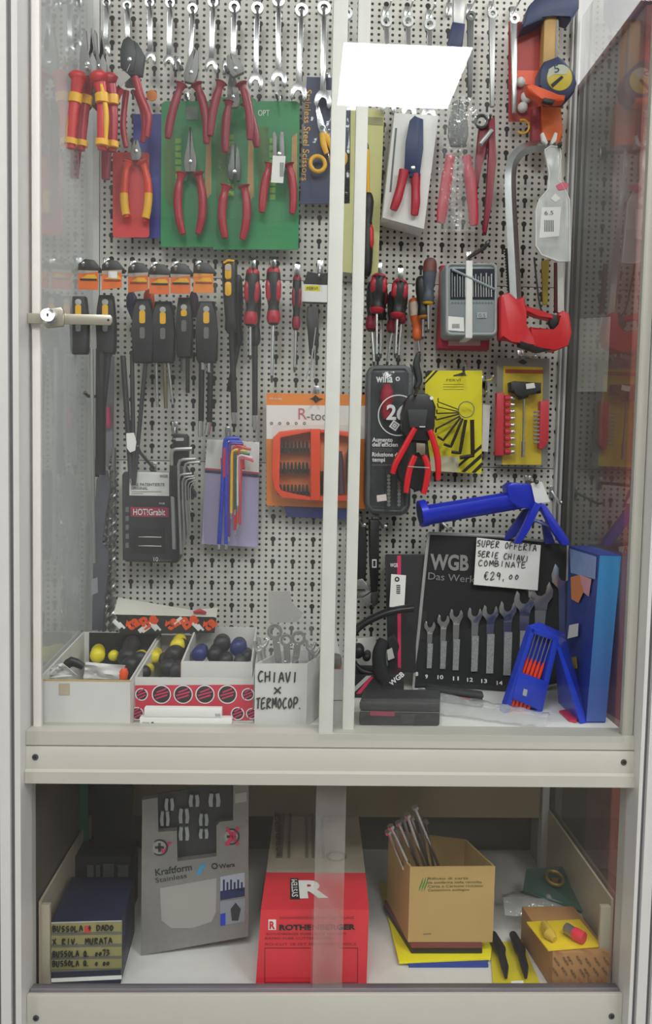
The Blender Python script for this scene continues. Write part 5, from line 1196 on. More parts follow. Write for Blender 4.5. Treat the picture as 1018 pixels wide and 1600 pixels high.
build('magenta_stripe', MB().hull([at(620, 868, -.0856), at(626, 868, -.0856), at(626, 1046, -.1150), at(621, 1046, -.1150)], [at(620, 868, -.0846), at(626, 868, -.0846), at(626, 1046, -.114), at(621, 1046, -.114)]), PINK, t)
ptext('WGB', 609, 886, 621, 886, 6, -.0895, WINK, t, bold=.02)
tg = thing('tag', 'white barcode tag hanging on the black magenta striped carton', 'tag', at(621, 950, -.12))
card(tg, [(611, 897), (634, 899), (631, 951), (608, 948)], -.1206, PAPER, 'paper', .0006)
build('round_mark', MB().annulus(at(620, 905, -.1212), (1, 0, 0), (0, 0, 1), .002, .004, .0004), INK, tg)
mb = MB()
for k in range(5): mb.plate(rect(619, 914+k*3, 625, 915.6+k*3), -.1212, .0003)
build('barcode', mb, INK, tg, kind='stuff')
t = thing('strap_wrench', 'black strap wrench looping round the goods behind the stile', 'wrench', onz(560, 1060, SH))
build('strap', MB().ptube([(553, 1036), (546, 1012), (552, 990), (568, 974), (596, 960), (620, 953), (645, 950)], -.15, [4, 5.5, 6, 6, 6, 6, 6], 10, 1.6, 5), BLACK, t, 60)
build('strap_return', MB().ptube([(553, 1036), (566, 1048), (588, 1052)], -.15, [4, 5, 4.5], 10, 1.6, 4), BLACK, t, 60)
build('handle', MB().ptube([(600, 1000), (592, 1020), (594, 1048), (604, 1066)], -.16, [9, 11, 12, 9], 14, .8, 4), BLACKM, t, 60)
build('head', MB().plate([(606, 1002), (618, 994), (624, 1010), (618, 1034), (606, 1036)], -.165, .02, .003), BLACK, t)
build('head_plate', MB().plate([(604, 1016), (612, 1012), (616, 1028), (606, 1032)], -.166, .001), HG, t)
for k, (x, y) in enumerate(((558, 1020), (572, 1028))): butt(['black round handle butt left inside the strap loop', 'small black handle butt right inside the strap loop'][k], x, y, -.12, 2, -8, .05, 11-4*k, BD, None, 'handles inside the strap loop')
solo('carton_back', MB().plate([(558, 998), (586, 996), (586, 1046), (558, 1046)], -.06, .002), PAPER, 'white card standing behind the black strap loop', 'card')
t = thing('tool_box', 'low black carton with grey and magenta diagonals under the strap', 'box', onz(588, 1084, SH), 'black magenta striped packaging')
A6, B6 = onz(551, 1090, SH), onz(630, 1090, SH); B6.y = A6.y; h6 = hz(551, 1054, A6)
build('carton', MB().box((A6.x, A6.y, SH), (B6.x, A6.y+.06, SH+h6), .001), mat('black_carton', '232126', .45), t)
f6 = plane_px(A6-V((0, .0006, 0)), (0, 1, 0))
for q, m_ in (([(553, 1082), (553, 1074), (572, 1056), (580, 1056)], HG), ([(556, 1084), (577, 1058), (583, 1058), (563, 1084)], PINK)): build('printed_stripe', MB().prism([f6(*p) for p in q], (0, .0005, 0)), m_, t)
r_ = V((.7, 0, .6)); lettering('WGB', f6(611, 1072), r_, V((0, -1, 0)).cross(r_), .008, WINK, t, bold=.03)
# black cases in clear film
def case_box(lb, q, base, Y1, lid, red):
    A, B = onz(*base[0], SH), onz(*base[1], SH)
    t = thing('tool_case', lb, 'case', (A+B)/2, 'flat black tool cases')
    d = V((.012, .065, 0)) if not red else V((.003, .020, 0)); h = q
    body = MB().obox(A, B-A, d, (0, 0, h*.56), .004); build('base', body, BLACKM, t)
    build('lid', MB().obox(A+V((0, 0, h*.60)), B-A, d, (0, 0, h*.40), .004), mat('lid_black', '2b2c2f', .5), t)
    n = (B-A).normalized().cross(UP); L = B-A
    build('magenta_print', MB().obox(A+L*(.14 if not red else .5)+n*.0006+UP*h*.42, L*.3, n*-.001, UP*h*.18), mat('dull_magenta', '9a2f50', .5), t)
    build('clasp', MB().obox(A+L*.52+n*.0012+UP*h*.12, L*.16, n*-.0015, UP*h*.36, .0005), CHAR, t)
    build('seam', MB().obox(A+L*.01+n*.0002+UP*h*.575, L*.98, n*-.001, UP*h*.02), STEEL, t)
    return A, B, d, h
case_box('larger flat black tool case at the front left of the right shelf', .036, ((560, 1134), (686, 1136)), 0, 0, False)
case_box('smaller black case lying before the wrench roll', .0225, ((663, 1094), (755, 1107)), 0, 0, True)
film('clear film wrapped over the larger black tool case', 0, 0, 0, 0, -.312, WRAP, 9, .0015, lambda u, v: (554+u*136, 1092+v*44))
# long crinkled bag on the shelf
G = []
for i in range(20):
    u = i/19; row = []
    for j in range(8):
        v = j/7; p = onz(655+u*205-8*v, 1092+u*34+ (v*26-6)*(1-.3*u), SH+.001)
        p.z += .018*math.sin(math.pi*v)*(1-.4*u)+random.uniform(0, .005); row.append(p)
    G.append(row)
solo('clear_bag', MB().sheet(G), THICK, 'long crinkled clear bag lying along the front of the right shelf', 'bag', smooth=80)
# wrench roll
c0, c1, c2, c3 = at(669, 833, -.085), at(886, 849, -.085), onz(876, 1066, SH), onz(645, 1078, SH)
n = (c1-c0).cross(c3-c0).normalized()
if n.y < 0: n = -n
fw = plane_px(c0, n)
t = thing('wrench_roll', 'black WGB wrench roll leaning open with nine wrenches in pockets', 'wrench roll', (c2+c3)/2)
CLOTH = mat('black_cloth', '151618', .75, 0, .15, 80)
def onroll(q, m_, nm, lift, th=.0008, par=None, bev=0): return build(nm, MB().prism([fw(x, y, lift) for x, y in q], n*th, bev), m_, par or t)
OUT = [(669, 833), (778, 838), (886, 849), (886, 900), (880, 1000), (872, 1068), (800, 1083), (700, 1076), (645, 1076), (652, 1000), (660, 920)]
onroll(OUT, CLOTH, 'cloth', 0, .003)
pts = [fw(x, y, .001) for x, y in OUT+OUT[:1]]
build('grey_binding', MB().tube(pts, .0028, 6), mat('grey_binding', 'a5a5a3', .5), t)
onroll([(654, 1000), (700, 990), (800, 962), (876, 945), (870, 1066), (800, 1080), (700, 1073), (648, 1072)], mat('pocket_cloth', '1b1c1f', .8, 0, .15, 80), 'pocket_row', .0045, .0012)
def rtext(s_, x0, y0, x1, y1, hpx, m_, lift=.002, bold=0):
    p, q = fw(x0, y0, lift), fw(x1, y1, lift); r_ = (q-p).normalized(); u = (-n).cross(r_); return lettering(s_, p, r_, u, hpx*S(p.y), m_, t, width=(q-p).length, bold=bold)
rtext('WGB', 671, 889, 731, 891, 23, mat('roll_grey', '8d8d8c', .6), .002, .035); rtext('Das Werkzeug', 668, 905, 772, 913, 11, mat('roll_grey', '8d8d8c', .6))
MESHM = mat('grey_mesh', '8e8f90', .6, 0, .6, 400)
JW = [(670, 978, 9, 1005, 1043), (691, 969, 10, 1001, 1044), (711, 961, 11, 998, 1046), (740, 960, 12, 993, 1048), (764, 957, 13, 990, 1051), (791, 952, 14, 987, 1054), (817, 939, 17, 985, 1030), (842, 926, 20, 960, 1000), (880, 902, 22, 940, 990)]
WN = ['smallest', 'second', 'third', 'fourth', 'fifth', 'sixth', 'seventh, brightest', 'eighth, greyer', 'largest, at the right edge']
for i, (x, y, w_, y0, y1) in enumerate(JW):
    k = w_*1.05; lean = -3
    J = [(-.45, 1.3), (-.48, .72), (-.95, .35), (-1.0, -.2), (-.72, -.95), (-.42, -.62), (-.5, -.1), (-.3, .22), (.12, .28), (.44, .02), (.5, -.45), (.72, -.82), (1.02, -.2), (.98, .3), (.55, .75), (.52, 1.3)]
    mb = MB().prism([fw(x+a_*k*.92, y+b_*k, .0075) for a_, b_ in J], n*.005, .0008)
    x2 = x+1-(1043-978)*.06
    mb.prism([fw(x-.42*k, y+k*1.1, .0068), fw(x+.44*k, y+k*1.1, .0068), fw(x+.3*k-2, y1, .0068), fw(x-.3*k-2, y1, .0068)], n*.003)
    solo('combination_wrench', mb, STEEL if i != 7 else SATIN, '%s wrench in the black roll, counted from the left' % WN[i] if i < 7 else '%s wrench in the black roll' % WN[i], 'wrench', 'wrenches in the black roll')
    if i < 7: onroll([(x-.42*k+1, y0), (x+.40*k+1, y0), (x+.36*k-1, y1), (x-.42*k-1, y1)], MESHM, 'mesh_window', .0082, .0008)
for s_, x, y in (('8', 648, 1055), ('9', 663, 1059), ('10', 682, 1060), ('11', 706, 1062), ('12', 728, 1064), ('13', 750, 1066), ('14', 774, 1069)): rtext(s_, x, y, x+(9 if len(s_) > 1 else 4), y, 6, WINK, .006, .02)
# offer sign
sg = thing('price_sign', 'white handwritten sign SUPER OFFERTA on the black wrench roll', 'sign', fw(786, 918, .012))
onroll([(742, 840), (841, 852), (836, 922), (737, 913)], PAPER, 'paper', .012, .0006, sg)
fs = plane_px(fw(742, 840, .0126), n)
for s_, x0, y0, x1, y1, h in (('SUPER OFFERTA', 744, 853, 838, 862, 10), ('SERIE CHIAVI', 745, 869, 826, 878, 9), ('COMBINATE', 746, 884, 822, 888, 9), ('€29,00', 755, 906, 812, 906, 12)): hand(s_, x0, y0, x1, h, sg, .0007, fs, PEN, y1)
# file set stand
t = thing('file_set', 'blue folding stand of needle files with orange red handles', 'file set', onz(850, 1122, SH))
q0, q1, q2, q3 = at(823, 976, -.235), at(867, 993, -.225), onz(838, 1123, SH), onz(781, 1110, SH)
nf = (q1-q0).cross(q3-q0).normalized(); nf = -nf if nf.y < 0 else nf
ff = plane_px(q0, nf)
def onf(q, m_, nm, lift, th=.001, bev=0, par=None): return build(nm, MB().prism([ff(x, y, lift) for x, y in q], nf*th, bev), m_, par or t)
onf([(825, 977), (868, 993), (838, 1124), (781, 1111)], BLUE, 'back_plate', .0, .003, .0008)
for q in ([(825, 977), (831, 979), (788, 1113), (781, 1111)], [(860, 990), (868, 993), (838, 1124), (830, 1122)], [(825, 977), (868, 993), (866, 999), (823, 984)]): onf(q, BLUE, 'rim', .012, .012, .0008)
onf([(804, 1044), (848, 1060), (837, 1104), (795, 1086)], BLUE, 'front_strap', .0135, .003, .0008)
onf([(812, 1070), (818, 1072), (816, 1082), (810, 1080)], HG, 'printed_mark', .0139, .0004)
for k in range(5):
    x = 834+k*6; y = 987+k*2.2
    fl = build('file', MB().tube([ff(x, y, .006), ff(x-13, y+42, .006)], .0011, 8), SATIN, t)
    build('file_handle', MB().tube([ff(x-12, y+38, .006), ff(x-15, y+46, .006), ff(x-23, y+70, .006), ff(x-41, y+124, .006)], [.0014, .0026, .0028, .0026], 10), mat('vermilion_handle', 'ee4526', .35), fl)
p0, p1, p2, p3 = at(852, 984, -.215), at(882, 1000, -.195), onz(918, 1128, SH), onz(901, 1130, SH)
build('rear_leg', MB().hull([at(863, 990, -.222), at(868, 992, -.222), onz(917, 1129, SH), onz(906, 1131, SH)], [at(872, 988, -.19), at(884, 1000, -.19), onz(916, 1112, SH), onz(872, 1098, SH)]), BLUE, t)
build('hinge', MB().hull([at(826, 977, -.236), at(866, 992, -.227), at(866, 997, -.227), at(826, 982, -.236)], [at(842, 972, -.20), at(882, 990, -.19), at(883, 999, -.19), at(842, 978, -.20)]), BLUE, t)
solo('key_fob', MB().prism([onz(x, y, SH+.003) for x, y in ((873, 1110), (884, 1108), (902, 1122), (900, 1127), (888, 1124))], (0, 0, -.0028), .0006), mat('cerise_plastic', 'c8304e', .4), 'small cerise strip lying under the blue file stand', 'strip')
# blue box at the right
t = thing('tool_box', 'tall blue carton with light blue spine standing at the right pane', 'box', onz(930, 1130, SH))
s0, s1, s2, s3 = at(936, 867, -.262), at(970, 868, -.262), onz(945, 1129, SH), onz(915, 1129, SH)
r0, r1, r2, r3 = at(888, 853, -.10), at(922, 852, -.10), onz(908, 1083, SH), onz(882, 1083, SH)
build('carton', MB().hull([s0, s1, s2, s3], [r0, r1, r2, r3]), mat('royal_blue_carton', '27429a', .4, 0, .08), t)
sp = (s1-s0).cross(s3-s0).normalized(); sp = -sp if sp.y < 0 else sp
fsp = plane_px(s0, sp)
build('light_blue_spine', MB().prism([fsp(x, y, .0006) for x, y in ((936.5, 868), (969.5, 869), (945.5, 1127), (915.5, 1127))], sp*.0005), ramp_mat('printed_blue_ramp', '4a66b0', '3f93cf', .03, .22), t)
cn = (r0-s0).cross(s3-s0).normalized(); fc_ = plane_px(s0, cn)
cs_ = -1 if cn.x > 0 else 1
def onc(q, m_, nm, lift=.0006): return build(nm, MB().prism([fc_(x, y, -lift*cs_) for x, y in q], cn*(.0004*cs_)), m_, t)
onc([(890, 857), (932, 870), (930, 905), (892, 895)], mat('pale_blue_print', '8ea6d8', .4, 0, .25, 40), 'printed_header')
onc([(892, 902), (906, 898), (912, 925), (904, 942), (893, 936)], mat('orange_photo', 'e88a4a', .5), 'printed_photo'); onc([(906, 898), (924, 905), (920, 932), (911, 925)], mat('pink_photo', 'e8a0a8', .5), 'printed_photo')
onc([(890, 977), (904, 974), (903, 994), (887, 998)], PAPER, 'price_label', .0009)
onc([(892, 1028), (900, 1026), (902, 1044), (894, 1046)], mat('ochre_photo', 'b89a30', .5), 'printed_photo')
# sealant gun
t = thing('sealant_gun', 'blue cartridge sealant gun hanging with its barrel level', 'sealant gun', at(760, 845, -.10))
GB = mat('cobalt_gun', '1b2fc0', .3, .1, .05)
b0, b1 = at(662, 802, -.115), at(812, 776, -.10)
mb = MB(); d = (b1-b0).normalized(); vv = d.cross(V((0, 1, 0))).normalized(); ww = d.cross(vv); R0 = .0205; ng = 18
rings = []
for (p, q) in ((b0, 0), (b1, 1)):
    rings.append([[mb.b.verts.new(p+vv*(math.cos(a_)*r)+ww*(math.sin(a_)*r)) for a_ in [math.pi*(.5-.62)+(math.pi*1.24)*k/ng+math.pi*.5 for k in range(ng+1)]] for r in (R0, R0-.0016)])
for k in range(ng):
    for s_ in (0, 1): mb.b.faces.new((rings[0][s_][k], rings[0][s_][k+1], rings[1][s_][k+1], rings[1][s_][k]))
    for e in (0, 1): mb.b.faces.new((rings[e][0][k], rings[e][1][k], rings[e][1][k+1], rings[e][0][k+1]))
for kk in (0, ng): mb.b.faces.new((rings[0][0][kk], rings[1][0][kk], rings[1][1][kk], rings[0][1][kk]))
bmesh.ops.recalc_face_normals(mb.b, faces=mb.b.faces[:])
build('barrel', mb, GB, t, 50)
build('barrel_cradle', MB().plate([(662, 790), (812, 766), (812, 793), (664, 820)], -.112, .004, .001), GB, t)
build('front_ring', MB().tube([b0-d*.007, b0+d*.004], .0222, 20), GB, t)
build('ring_mouth', MB().tube([b0-d*.0076, b0-d*.0068], .017, 20), NAVY, t)
build('frame', MB().plate([(792, 760), (800, 754), (826, 756), (842, 764), (848, 790), (838, 796), (812, 794), (794, 782)], -.125, .034, .003), GB, t)
build('handle', MB().plate([(836, 784), (846, 790), (828, 826), (814, 850), (804, 850), (818, 822)], -.135, .012, .002), GB, t)
build('rear_handle', MB().plate([(840, 786), (852, 788), (888, 842), (890, 852), (878, 852), (862, 828)], -.13, .014, .002), GB, t)
build('trigger', MB().plate([(818, 796), (830, 794), (806, 838), (786, 848), (790, 836)], -.09, .008, .001), mat('deep_blue_shade', '1b2a8a', .4), t)
build('trigger', MB().plate([(846, 812), (856, 820), (868, 850), (852, 850)], -.10, .008, .001), mat('deep_blue_shade', '1b2a8a', .4), t)
build('push_rod', MB().ptube([(832, 812), (866, 824)], -.12, 3, 10), mat('blue_steel', '6a7aa8', .3, .6), t)
card(t, [(829, 755), (846, 752), (859, 784), (836, 787)], -.1285, PAPER, 'price_tag', .0006)
hook(824, 752, 838, 753, -.135, 'dark peg hook through the frame of the blue sealant gun', .0028, ym=STEELD)
hook(862, 768, 876, 785, -.10, 'white bent peg hook right of the blue sealant gun', .0026)
# ================================================================ goods in the bottom tray
FL = ZF+.0006
# navy box with taped handwriting
A, B = onz(80, 1537, FL), onz(190, 1533, FL); B.y = A.y
h = hz(80, 1441, A)
t = thing('tool_box', 'navy box with yellowed tape and handwriting on its front', 'box', (A+B)/2, 'dark boxes at the left of the tray')
D = V((-.006, .125, 0))
NV = mat('navy_carton', '23253f', .45, 0, .08)
build('carton', MB().obox(A, B-A, D, (0, 0, h), .001), NV, t)
fb = plane_px(A-V((0, .0006, 0)), (0, 1, 0))
def onb(f, q, m_, nm, par, lift=0.0, th=.0004): return build(nm, MB().prism([f(x, y, lift) for x, y in q], (0, th, 0)), m_, par)
onb(fb, [(80, 1529), (190, 1524), (190, 1530), (80, 1535)], PAPER, 'white_stripe', t)
onb(fb, [(80, 1442), (191, 1439), (190, 1515), (80, 1519)], mat('grey_box_front', '6a6a62', .5, 0, .15), 'grey_front', t)
for k in range(4):
    y = 1443+k*19
    onb(fb, [(80, y), (190, y-2), (190, y+12), (80, y+14)], mat('yellowed_tape', '958f5c', .35, 0, .15), 'tape', t, .0006)
onb(fb, [(132, 1446), (142, 1446), (142, 1457), (132, 1457)], mat('red_logo', 'c8403c', .5), 'red_mark', t, .0012)
fh = plane_px(A-V((0, .0022, 0)), (0, 1, 0))
for s_, y, x1 in (('BUSSOLA + DADO', 1456, 178), ('X RIV. MURATA', 1476, 176), ('BUSSOLA Q. 00735', 1495, 178), ('BUSSOLA Q. 0100', 1510, 172)): hand(s_, 82, y, x1, 9, t, .0009, fh, INK, y-2)
onb(fb, [(80, 1441), (190, 1438), (190, 1440), (80, 1443)], HG, 'edge_wear', t, .0002)
t = thing('tool_box', 'tall black box with pale slots standing behind the navy box', 'box', onz(150, 1440, FL), 'dark boxes at the left of the tray')
Yk = -.135; x0, x1 = at(106, 1400, Yk).x, at(204, 1400, Yk).x
build('carton', MB().box((x0, Yk, FL), (x1, Yk+.06, at(150, 1338, Yk).z), .001), mat('soot_carton', '232326', .5), t)
for q in ((136, 1352, 146, 1380), (150, 1352, 156, 1380), (161, 1350, 178, 1380), (184, 1352, 200, 1380)): build('pale_slot', MB().plate(rect(*q), Yk-.0008, .0006), mat('grey_slot', '66665f', .5), t)
solo('blister_pack', MB().plate([(206, 1228), (206, 1340), (140, 1344), (138, 1228)], -.03, .008, .001), mat('dim_grey_pack', '4a4b48', .5, 0, .15), 'dim grey pack standing behind the green strip', 'packaging')
solo('card', MB().plate([(110, 1226), (137, 1226), (138, 1347), (112, 1342)], -.085, .002), mat('sea_green_card', '2f7f5e', .55), 'sea green upright card strip at the left of the tray', 'card')
# steel-look screwdriver display board
d0, d1, d2, d3 = at(222, 1248, -.17), at(388, 1224, -.145), onz(388, 1463, FL), onz(220, 1493, FL)
nd = (d1-d0).cross(d3-d0).normalized(); nd = -nd if nd.y < 0 else nd
fd = plane_px(d3, (nd.x, nd.y, 0)); nd = V((nd.x, nd.y, 0)).normalized()
t = thing('display_board', 'brushed grey counter display lettered Kraftform Stainless', 'display', (d2+d3)/2)
BR = mat('brushed_board', '8c8a87', .45, .25, .10, 120)
def ond(q, m_, nm, lift=0.0, th=.0005, par=None): return build(nm, MB().prism([fd(x, y, lift) for x, y in q], nd*th), m_, par or t)
ond([(222, 1250), (246, 1246), (247, 1300), (276, 1298), (277, 1346), (338, 1338), (338, 1290), (344, 1284), (364, 1282), (364, 1228), (388, 1224), (388, 1463), (220, 1493)], BR, 'board', 0, .012)
DK = mat('display_recess', '3b3a3c', .5)
ond([(246, 1246), (365, 1226), (365, 1342), (246, 1350)], DK, 'recess', -.0125, .002)
PALE = mat('pale_handle_print', 'a9b0b2', .4, .2)
for x, y, w_, h_ in ((264, 1252, 8, 18), (303, 1246, 9, 18), (335, 1244, 10, 20), (257, 1272, 8, 22), (287, 1268, 9, 22), (318, 1276, 8, 18), (287, 1297, 9, 20), (318, 1300, 8, 14)):
    for sx in (-1, 1):
        ond([(x+sx*w_*.15, y), (x+sx*w_*.75, y-1), (x+sx*w_*.95, y+h_*.6), (x+sx*w_*.8, y+h_), (x+sx*w_*.25, y+h_), (x+sx*w_*.3, y+h_*.5)], PALE, 'grip_print', -.0075, .004)
for x, y, mk in ((249, 1324, 1), (361, 1307, 2)):
    g = build('screw_head_print', MB().annulus(fd(x, y, .0006), (1, 0, 0), (0, 0, 1), .0105, .0128, .0006, 28), CHAR, t)
    build('face_print', MB().disc(fd(x, y, .0002), -nd, .0106, .0006, 24), mat('head_print', 'a09f98', .5), g)
    for q in ([(x-7, y-2), (x+7, y-2), (x+7, y+2), (x-7, y+2)], [(x-2, y-7), (x+2, y-7), (x+2, y+7), (x-2, y+7)]): ond(q, CHAR, 'cross_print', .0008, .0004, g)
    if mk == 1: ond([(251, 1328), (255, 1334), (268, 1316), (264, 1315), (255, 1329), (253, 1326)], PINK, 'tick_print', .0014, .0004, g)
    else:
        for q in ([(352, 1294), (356, 1292), (374, 1318), (370, 1321)], [(370, 1291), (374, 1294), (356, 1322), (351, 1319)]): ond(q, PINK, 'cross_print', .0014, .0004, g)
def dtext(s_, x0, y0, x1, y1, hpx, m_, b=.0):
    p, q = fd(x0, y0, .0006), fd(x1, y1, .0006); r_ = (q-p).normalized(); u = (-nd).cross(r_); lettering(s_, p, r_, u, hpx*S(p.y), m_, t, width=(q-p).length, bold=b)
dtext('Kraftform', 243, 1368, 300, 1359, 11, CHAR, .02); dtext('Stainless', 243, 1379, 292, 1371, 8, CHAR)
ond([(306, 1367), (314, 1350), (322, 1348), (313, 1366)], mat('sky_blue_print', '3f96c8', .5), 'blue_slash', .0006)
build('brand_mark', MB().annulus(fd(335, 1353, .0006), (1, 0, 0), (0, 0, 1), .003, .0052, .0005, 8), CHAR, t)
dtext('Wera', 342, 1357, 367, 1353, 7, CHAR, .03)
ond([(250, 1388), (338, 1372), (337, 1425), (330, 1440), (300, 1450), (268, 1450), (252, 1438)], mat('pale_board_print', 'a7a6a1', .5, .1, .15, 12), 'pale_field', .0004)
ond([(344, 1370), (382, 1363), (382, 1401), (344, 1406)], mat('dusk_photo', 'aab0bc', .4), 'photo', .0006); ond([(344, 1392), (382, 1386), (382, 1400), (344, 1406)], NAVY, 'photo_base', .001)
for k in range(6): ond([(348+k*5.6, 1374+k%2*4), (351+k*5.6, 1374+k%2*4), (351+k*5.6, 1392), (348+k*5.6, 1392)], NAVY, 'photo_tool', .001)
ond([(344, 1409), (382, 1404), (382, 1440), (344, 1446)], mat('cool_photo', '8f97a0', .4), 'photo', .0006); ond([(344, 1428), (352, 1426), (352, 1445), (344, 1446)], BLUE, 'photo_mark', .001); ond([(360, 1420), (368, 1410), (376, 1420), (372, 1438), (362, 1438)], CHAR, 'photo_tool', .001)
ond([(367, 1240), (385, 1237), (385, 1252), (367, 1255)], mat('header_print', 'b3b1ac', .5), 'header_print', .0006)
# red pipe tool carton
A, B = onz(399, 1542, FL), onz(572, 1541, FL); B.y = A.y
h = hz(405, 1421, A); D = V((.012, -.008-A.y, 0))
t = thing('tool_box', 'long red and white carton lettered ROTHENBERGER, end towards the glass', 'box', (A+B)/2)
RC = mat('red_carton', 'e03340', .45, 0, .05, 14)
mb = MB(); q = .006
mb.hull([A, B, B+UP*h+V((.001, 0, 0)), A+UP*h+V((.006, 0, 0))], [A+D*.34, B+D*.34, B+D*.34+UP*h, A+D*.34+UP*h+V((.005, 0, 0))])
build('red_end', mb, RC, t)
e_ = D*.3405
build('white_body', MB().hull([A+e_, B+e_, B+e_+UP*(h-.0005), A+e_+UP*(h-.0005)+V((.005, 0, 0))], [A+D, B+D-V((.004, 0, 0)), B+D+UP*(h-.0015)-V((.004, 0, 0)), A+D+UP*(h-.0015)+V((.002, 0, 0))]), mat('aged_white_carton', 'b5ab98', .65, 0, .06), t)
f = plane_px(A-V((0, .0006, 0)), (0, 1, 0))
def rt(s_, x0, y0, x1, y1, hp, m_, b=0): 
    p, q_ = f(x0, y0), f(x1, y1); lettering(s_, p, q_-p, UP, hp*S(p.y), m_, t, width=(q_-p).length, bold=b)
rt('ROTHENBERGER', 436, 1453, 555, 1452, 8.5, INK, .045)
for y, x0, x1, s_ in ((1436, 437, 553, 'ROHRWERKZEUGE TOOLS OUTILLAGE'), (1461, 416, 540, 'ROTHENBERGER WERKZEUGE KELKHEIM'), (1468, 414, 520, 'RADIO TUBE CUTTER SYSTEM'), (1477, 414, 556, 'RO-CUT 28 SET BENDING TOOLS')): rt(s_, x0, y, x1, y-.5, 4, mat('dull_red_print', '7d2028', .6))
onb(f, rect(419, 1437, 431, 1453), PAPER, 'logo_field', t); rt('R', 420.5, 1451, 429.5, 1451, 12, RED, .04)
for q_ in (rect(413, 1481, 559, 1482), rect(413, 1535, 559, 1536), rect(413, 1481, 414, 1536), rect(558, 1481, 559, 1536)): onb(f, q_, mat('dull_red_print', '7d2028', .6), 'frame_line', t)
ft = plane_px(A+UP*(h+.0006), (0, 0, 1))
def onT(q_, m_, nm, lift=0.0): return build(nm, MB().prism([ft(x, y)+UP*lift for x, y in q_], (0, 0, -.0004)), m_, t)
def tt(s_, x0, y0, x1, y1, xu, yu, m_, b=0.0, lift=.0006):
    p, q_, u = ft(x0, y0)+UP*lift, ft(x1, y1)+UP*lift, ft(xu, yu); r_ = (q_-p); n_ = UP; u2 = n_.cross(r_.normalized()); lettering(s_, p, r_, u2, abs((u-ft(x0, y0)).dot(u2)), m_, t, width=r_.length, bold=b)
onT([(453, 1372), (466, 1372), (469, 1405), (453, 1405)], INK, 'system_bar'); 
tt('SYSTEM', 465, 1402, 463.5, 1375, 456, 1402, WINK, .02)
tt('R', 468, 1403, 513, 1402, 470, 1378, PAPER, .05)
for q_ in ([(512, 1374), (522, 1374), (527, 1405), (516, 1405)],): pass
for x, m_ in ((432, 0), (449, 0), (477, 0), (487, 0), (503, 0)):
    y0, y1 = (1340, 1270)
    onT([(x, y0), (x+(9 if x == 432 else 4), y0), (x+(9 if x == 432 else 4)-(x-480)*.09, y1), (x-(x-480)*.09, y1)], mat('faint_print', '7d7466', .7), 'printed_lines')
tt('ROTHENBERGER', 440, 1338, 436, 1268, 432, 1338, mat('faint_print2', '5d564c', .7), .02, .001)
build('printed_seal', MB().annulus(ft(525, 1338), (1, 0, 0), (0, 1, 0), .012, .017, .0005, 28), mat('faint_print', '7d7466', .7), t)
build('end_tape', MB().prism([f(486, 1420, .0004), f(530, 1420, .0004), f(528, 1541, .0004), f(484, 1541, .0004)], (0, .0003, 0)), mat('dull_red_tape', 'd6505a', .35), t)
# cardboard box of bolts standing on stacked goods
PY = -.215
st0 = onz(640, 1512, FL); 
zq = [FL, FL+.006, FL+.010, FL+.026]
t = thing('blister_pack', 'blue card lying lowest under the cardboard box', 'packaging', (at(700, 1512, -.26).x, -.2, FL), 'packs stacked under the cardboard box')
xa, xb = onz(638, 1512, FL).x, onz(762, 1510, FL).x; yb = onz(638, 1512, FL).y
build('card', MB().box((xa, yb, FL), (xb, yb+.13, FL+.005), .0008), mat('deep_blue_card', '24409a', .45), t)
t = thing('blister_pack', 'yellow card sticking out under the cardboard box', 'packaging', ((xa+xb)/2, yb+.07, FL+.006), 'packs stacked under the cardboard box')
zy = FL+.0056; P = [(622, 1502), (760, 1497), (766, 1482), (740, 1440), (596, 1380), (598, 1400)]
build('card', MB().prism([onz(x, y, zy+.003) for x, y in [(623, 1503), (766, 1497), (768, 1480), (735, 1420), (592, 1376)]], (0, 0, -.003), .0006), YELC, t)
t = thing('blister_pack', 'maroon and black flat pack directly under the cardboard box', 'packaging', ((xa+xb)/2, yb+.09, FL+.010), 'packs stacked under the cardboard box')
zm = zy+.0035; a, b_ = onz(642, 1490, zm), onz(752, 1487, zm); b_.y = a.y; dm = V((-.03, .12, 0))
build('base', MB().obox(a, b_-a, dm, (0, 0, .008), .001), BLACK, t); build('lid', MB().obox(a+UP*.0082, b_-a, dm, (0, 0, .008), .001), mat('maroon_pack', '7a3a3c', .45), t)
zb_ = zm+.0168
A, B = onz(637, 1472, zb_), onz(767, 1467, zb_); B.y = A.y
h = hz(637, 1355, A); D = V((-.020, .115, 0))
t = thing('bin', 'brown cardboard box of long bolts with green print on its front', 'box', (A+B)/2)
carton(t, A, B, [h, h+.002, h-.012, h+.004], D, KRAFT, .003)
f = plane_px(A-V((0, .0006, 0)), (0, 1, 0))
GI = mat('green_print', '3d5a30', .6)
for k in range(3): onb(f, [(654+k*4, 1393), (655+k*4, 1386), (658+k*4, 1378), (661+k*4, 1370), (660+k*4, 1378), (657+k*4, 1386)], mat('bright_green_print', '3c8a3a', .6), 'green_mark', t)
for k, (s_, x1) in enumerate((('Rifiuto di carta', 731), ('da conferire nella raccolta', 752), ('Carta e Cartone riciclato', 754), ('Contenitore ecologico', 733))):
    p, q_ = f(668, 1374.5+k*6), f(x1, 1373.5+k*6); lettering(s_, p, q_-p, UP, 4*S(p.y), GI, t, width=(q_-p).length)
onb(f, [(661, 1459), (673, 1458), (673, 1460), (661, 1461)], KRAFTD, 'scuff', t)
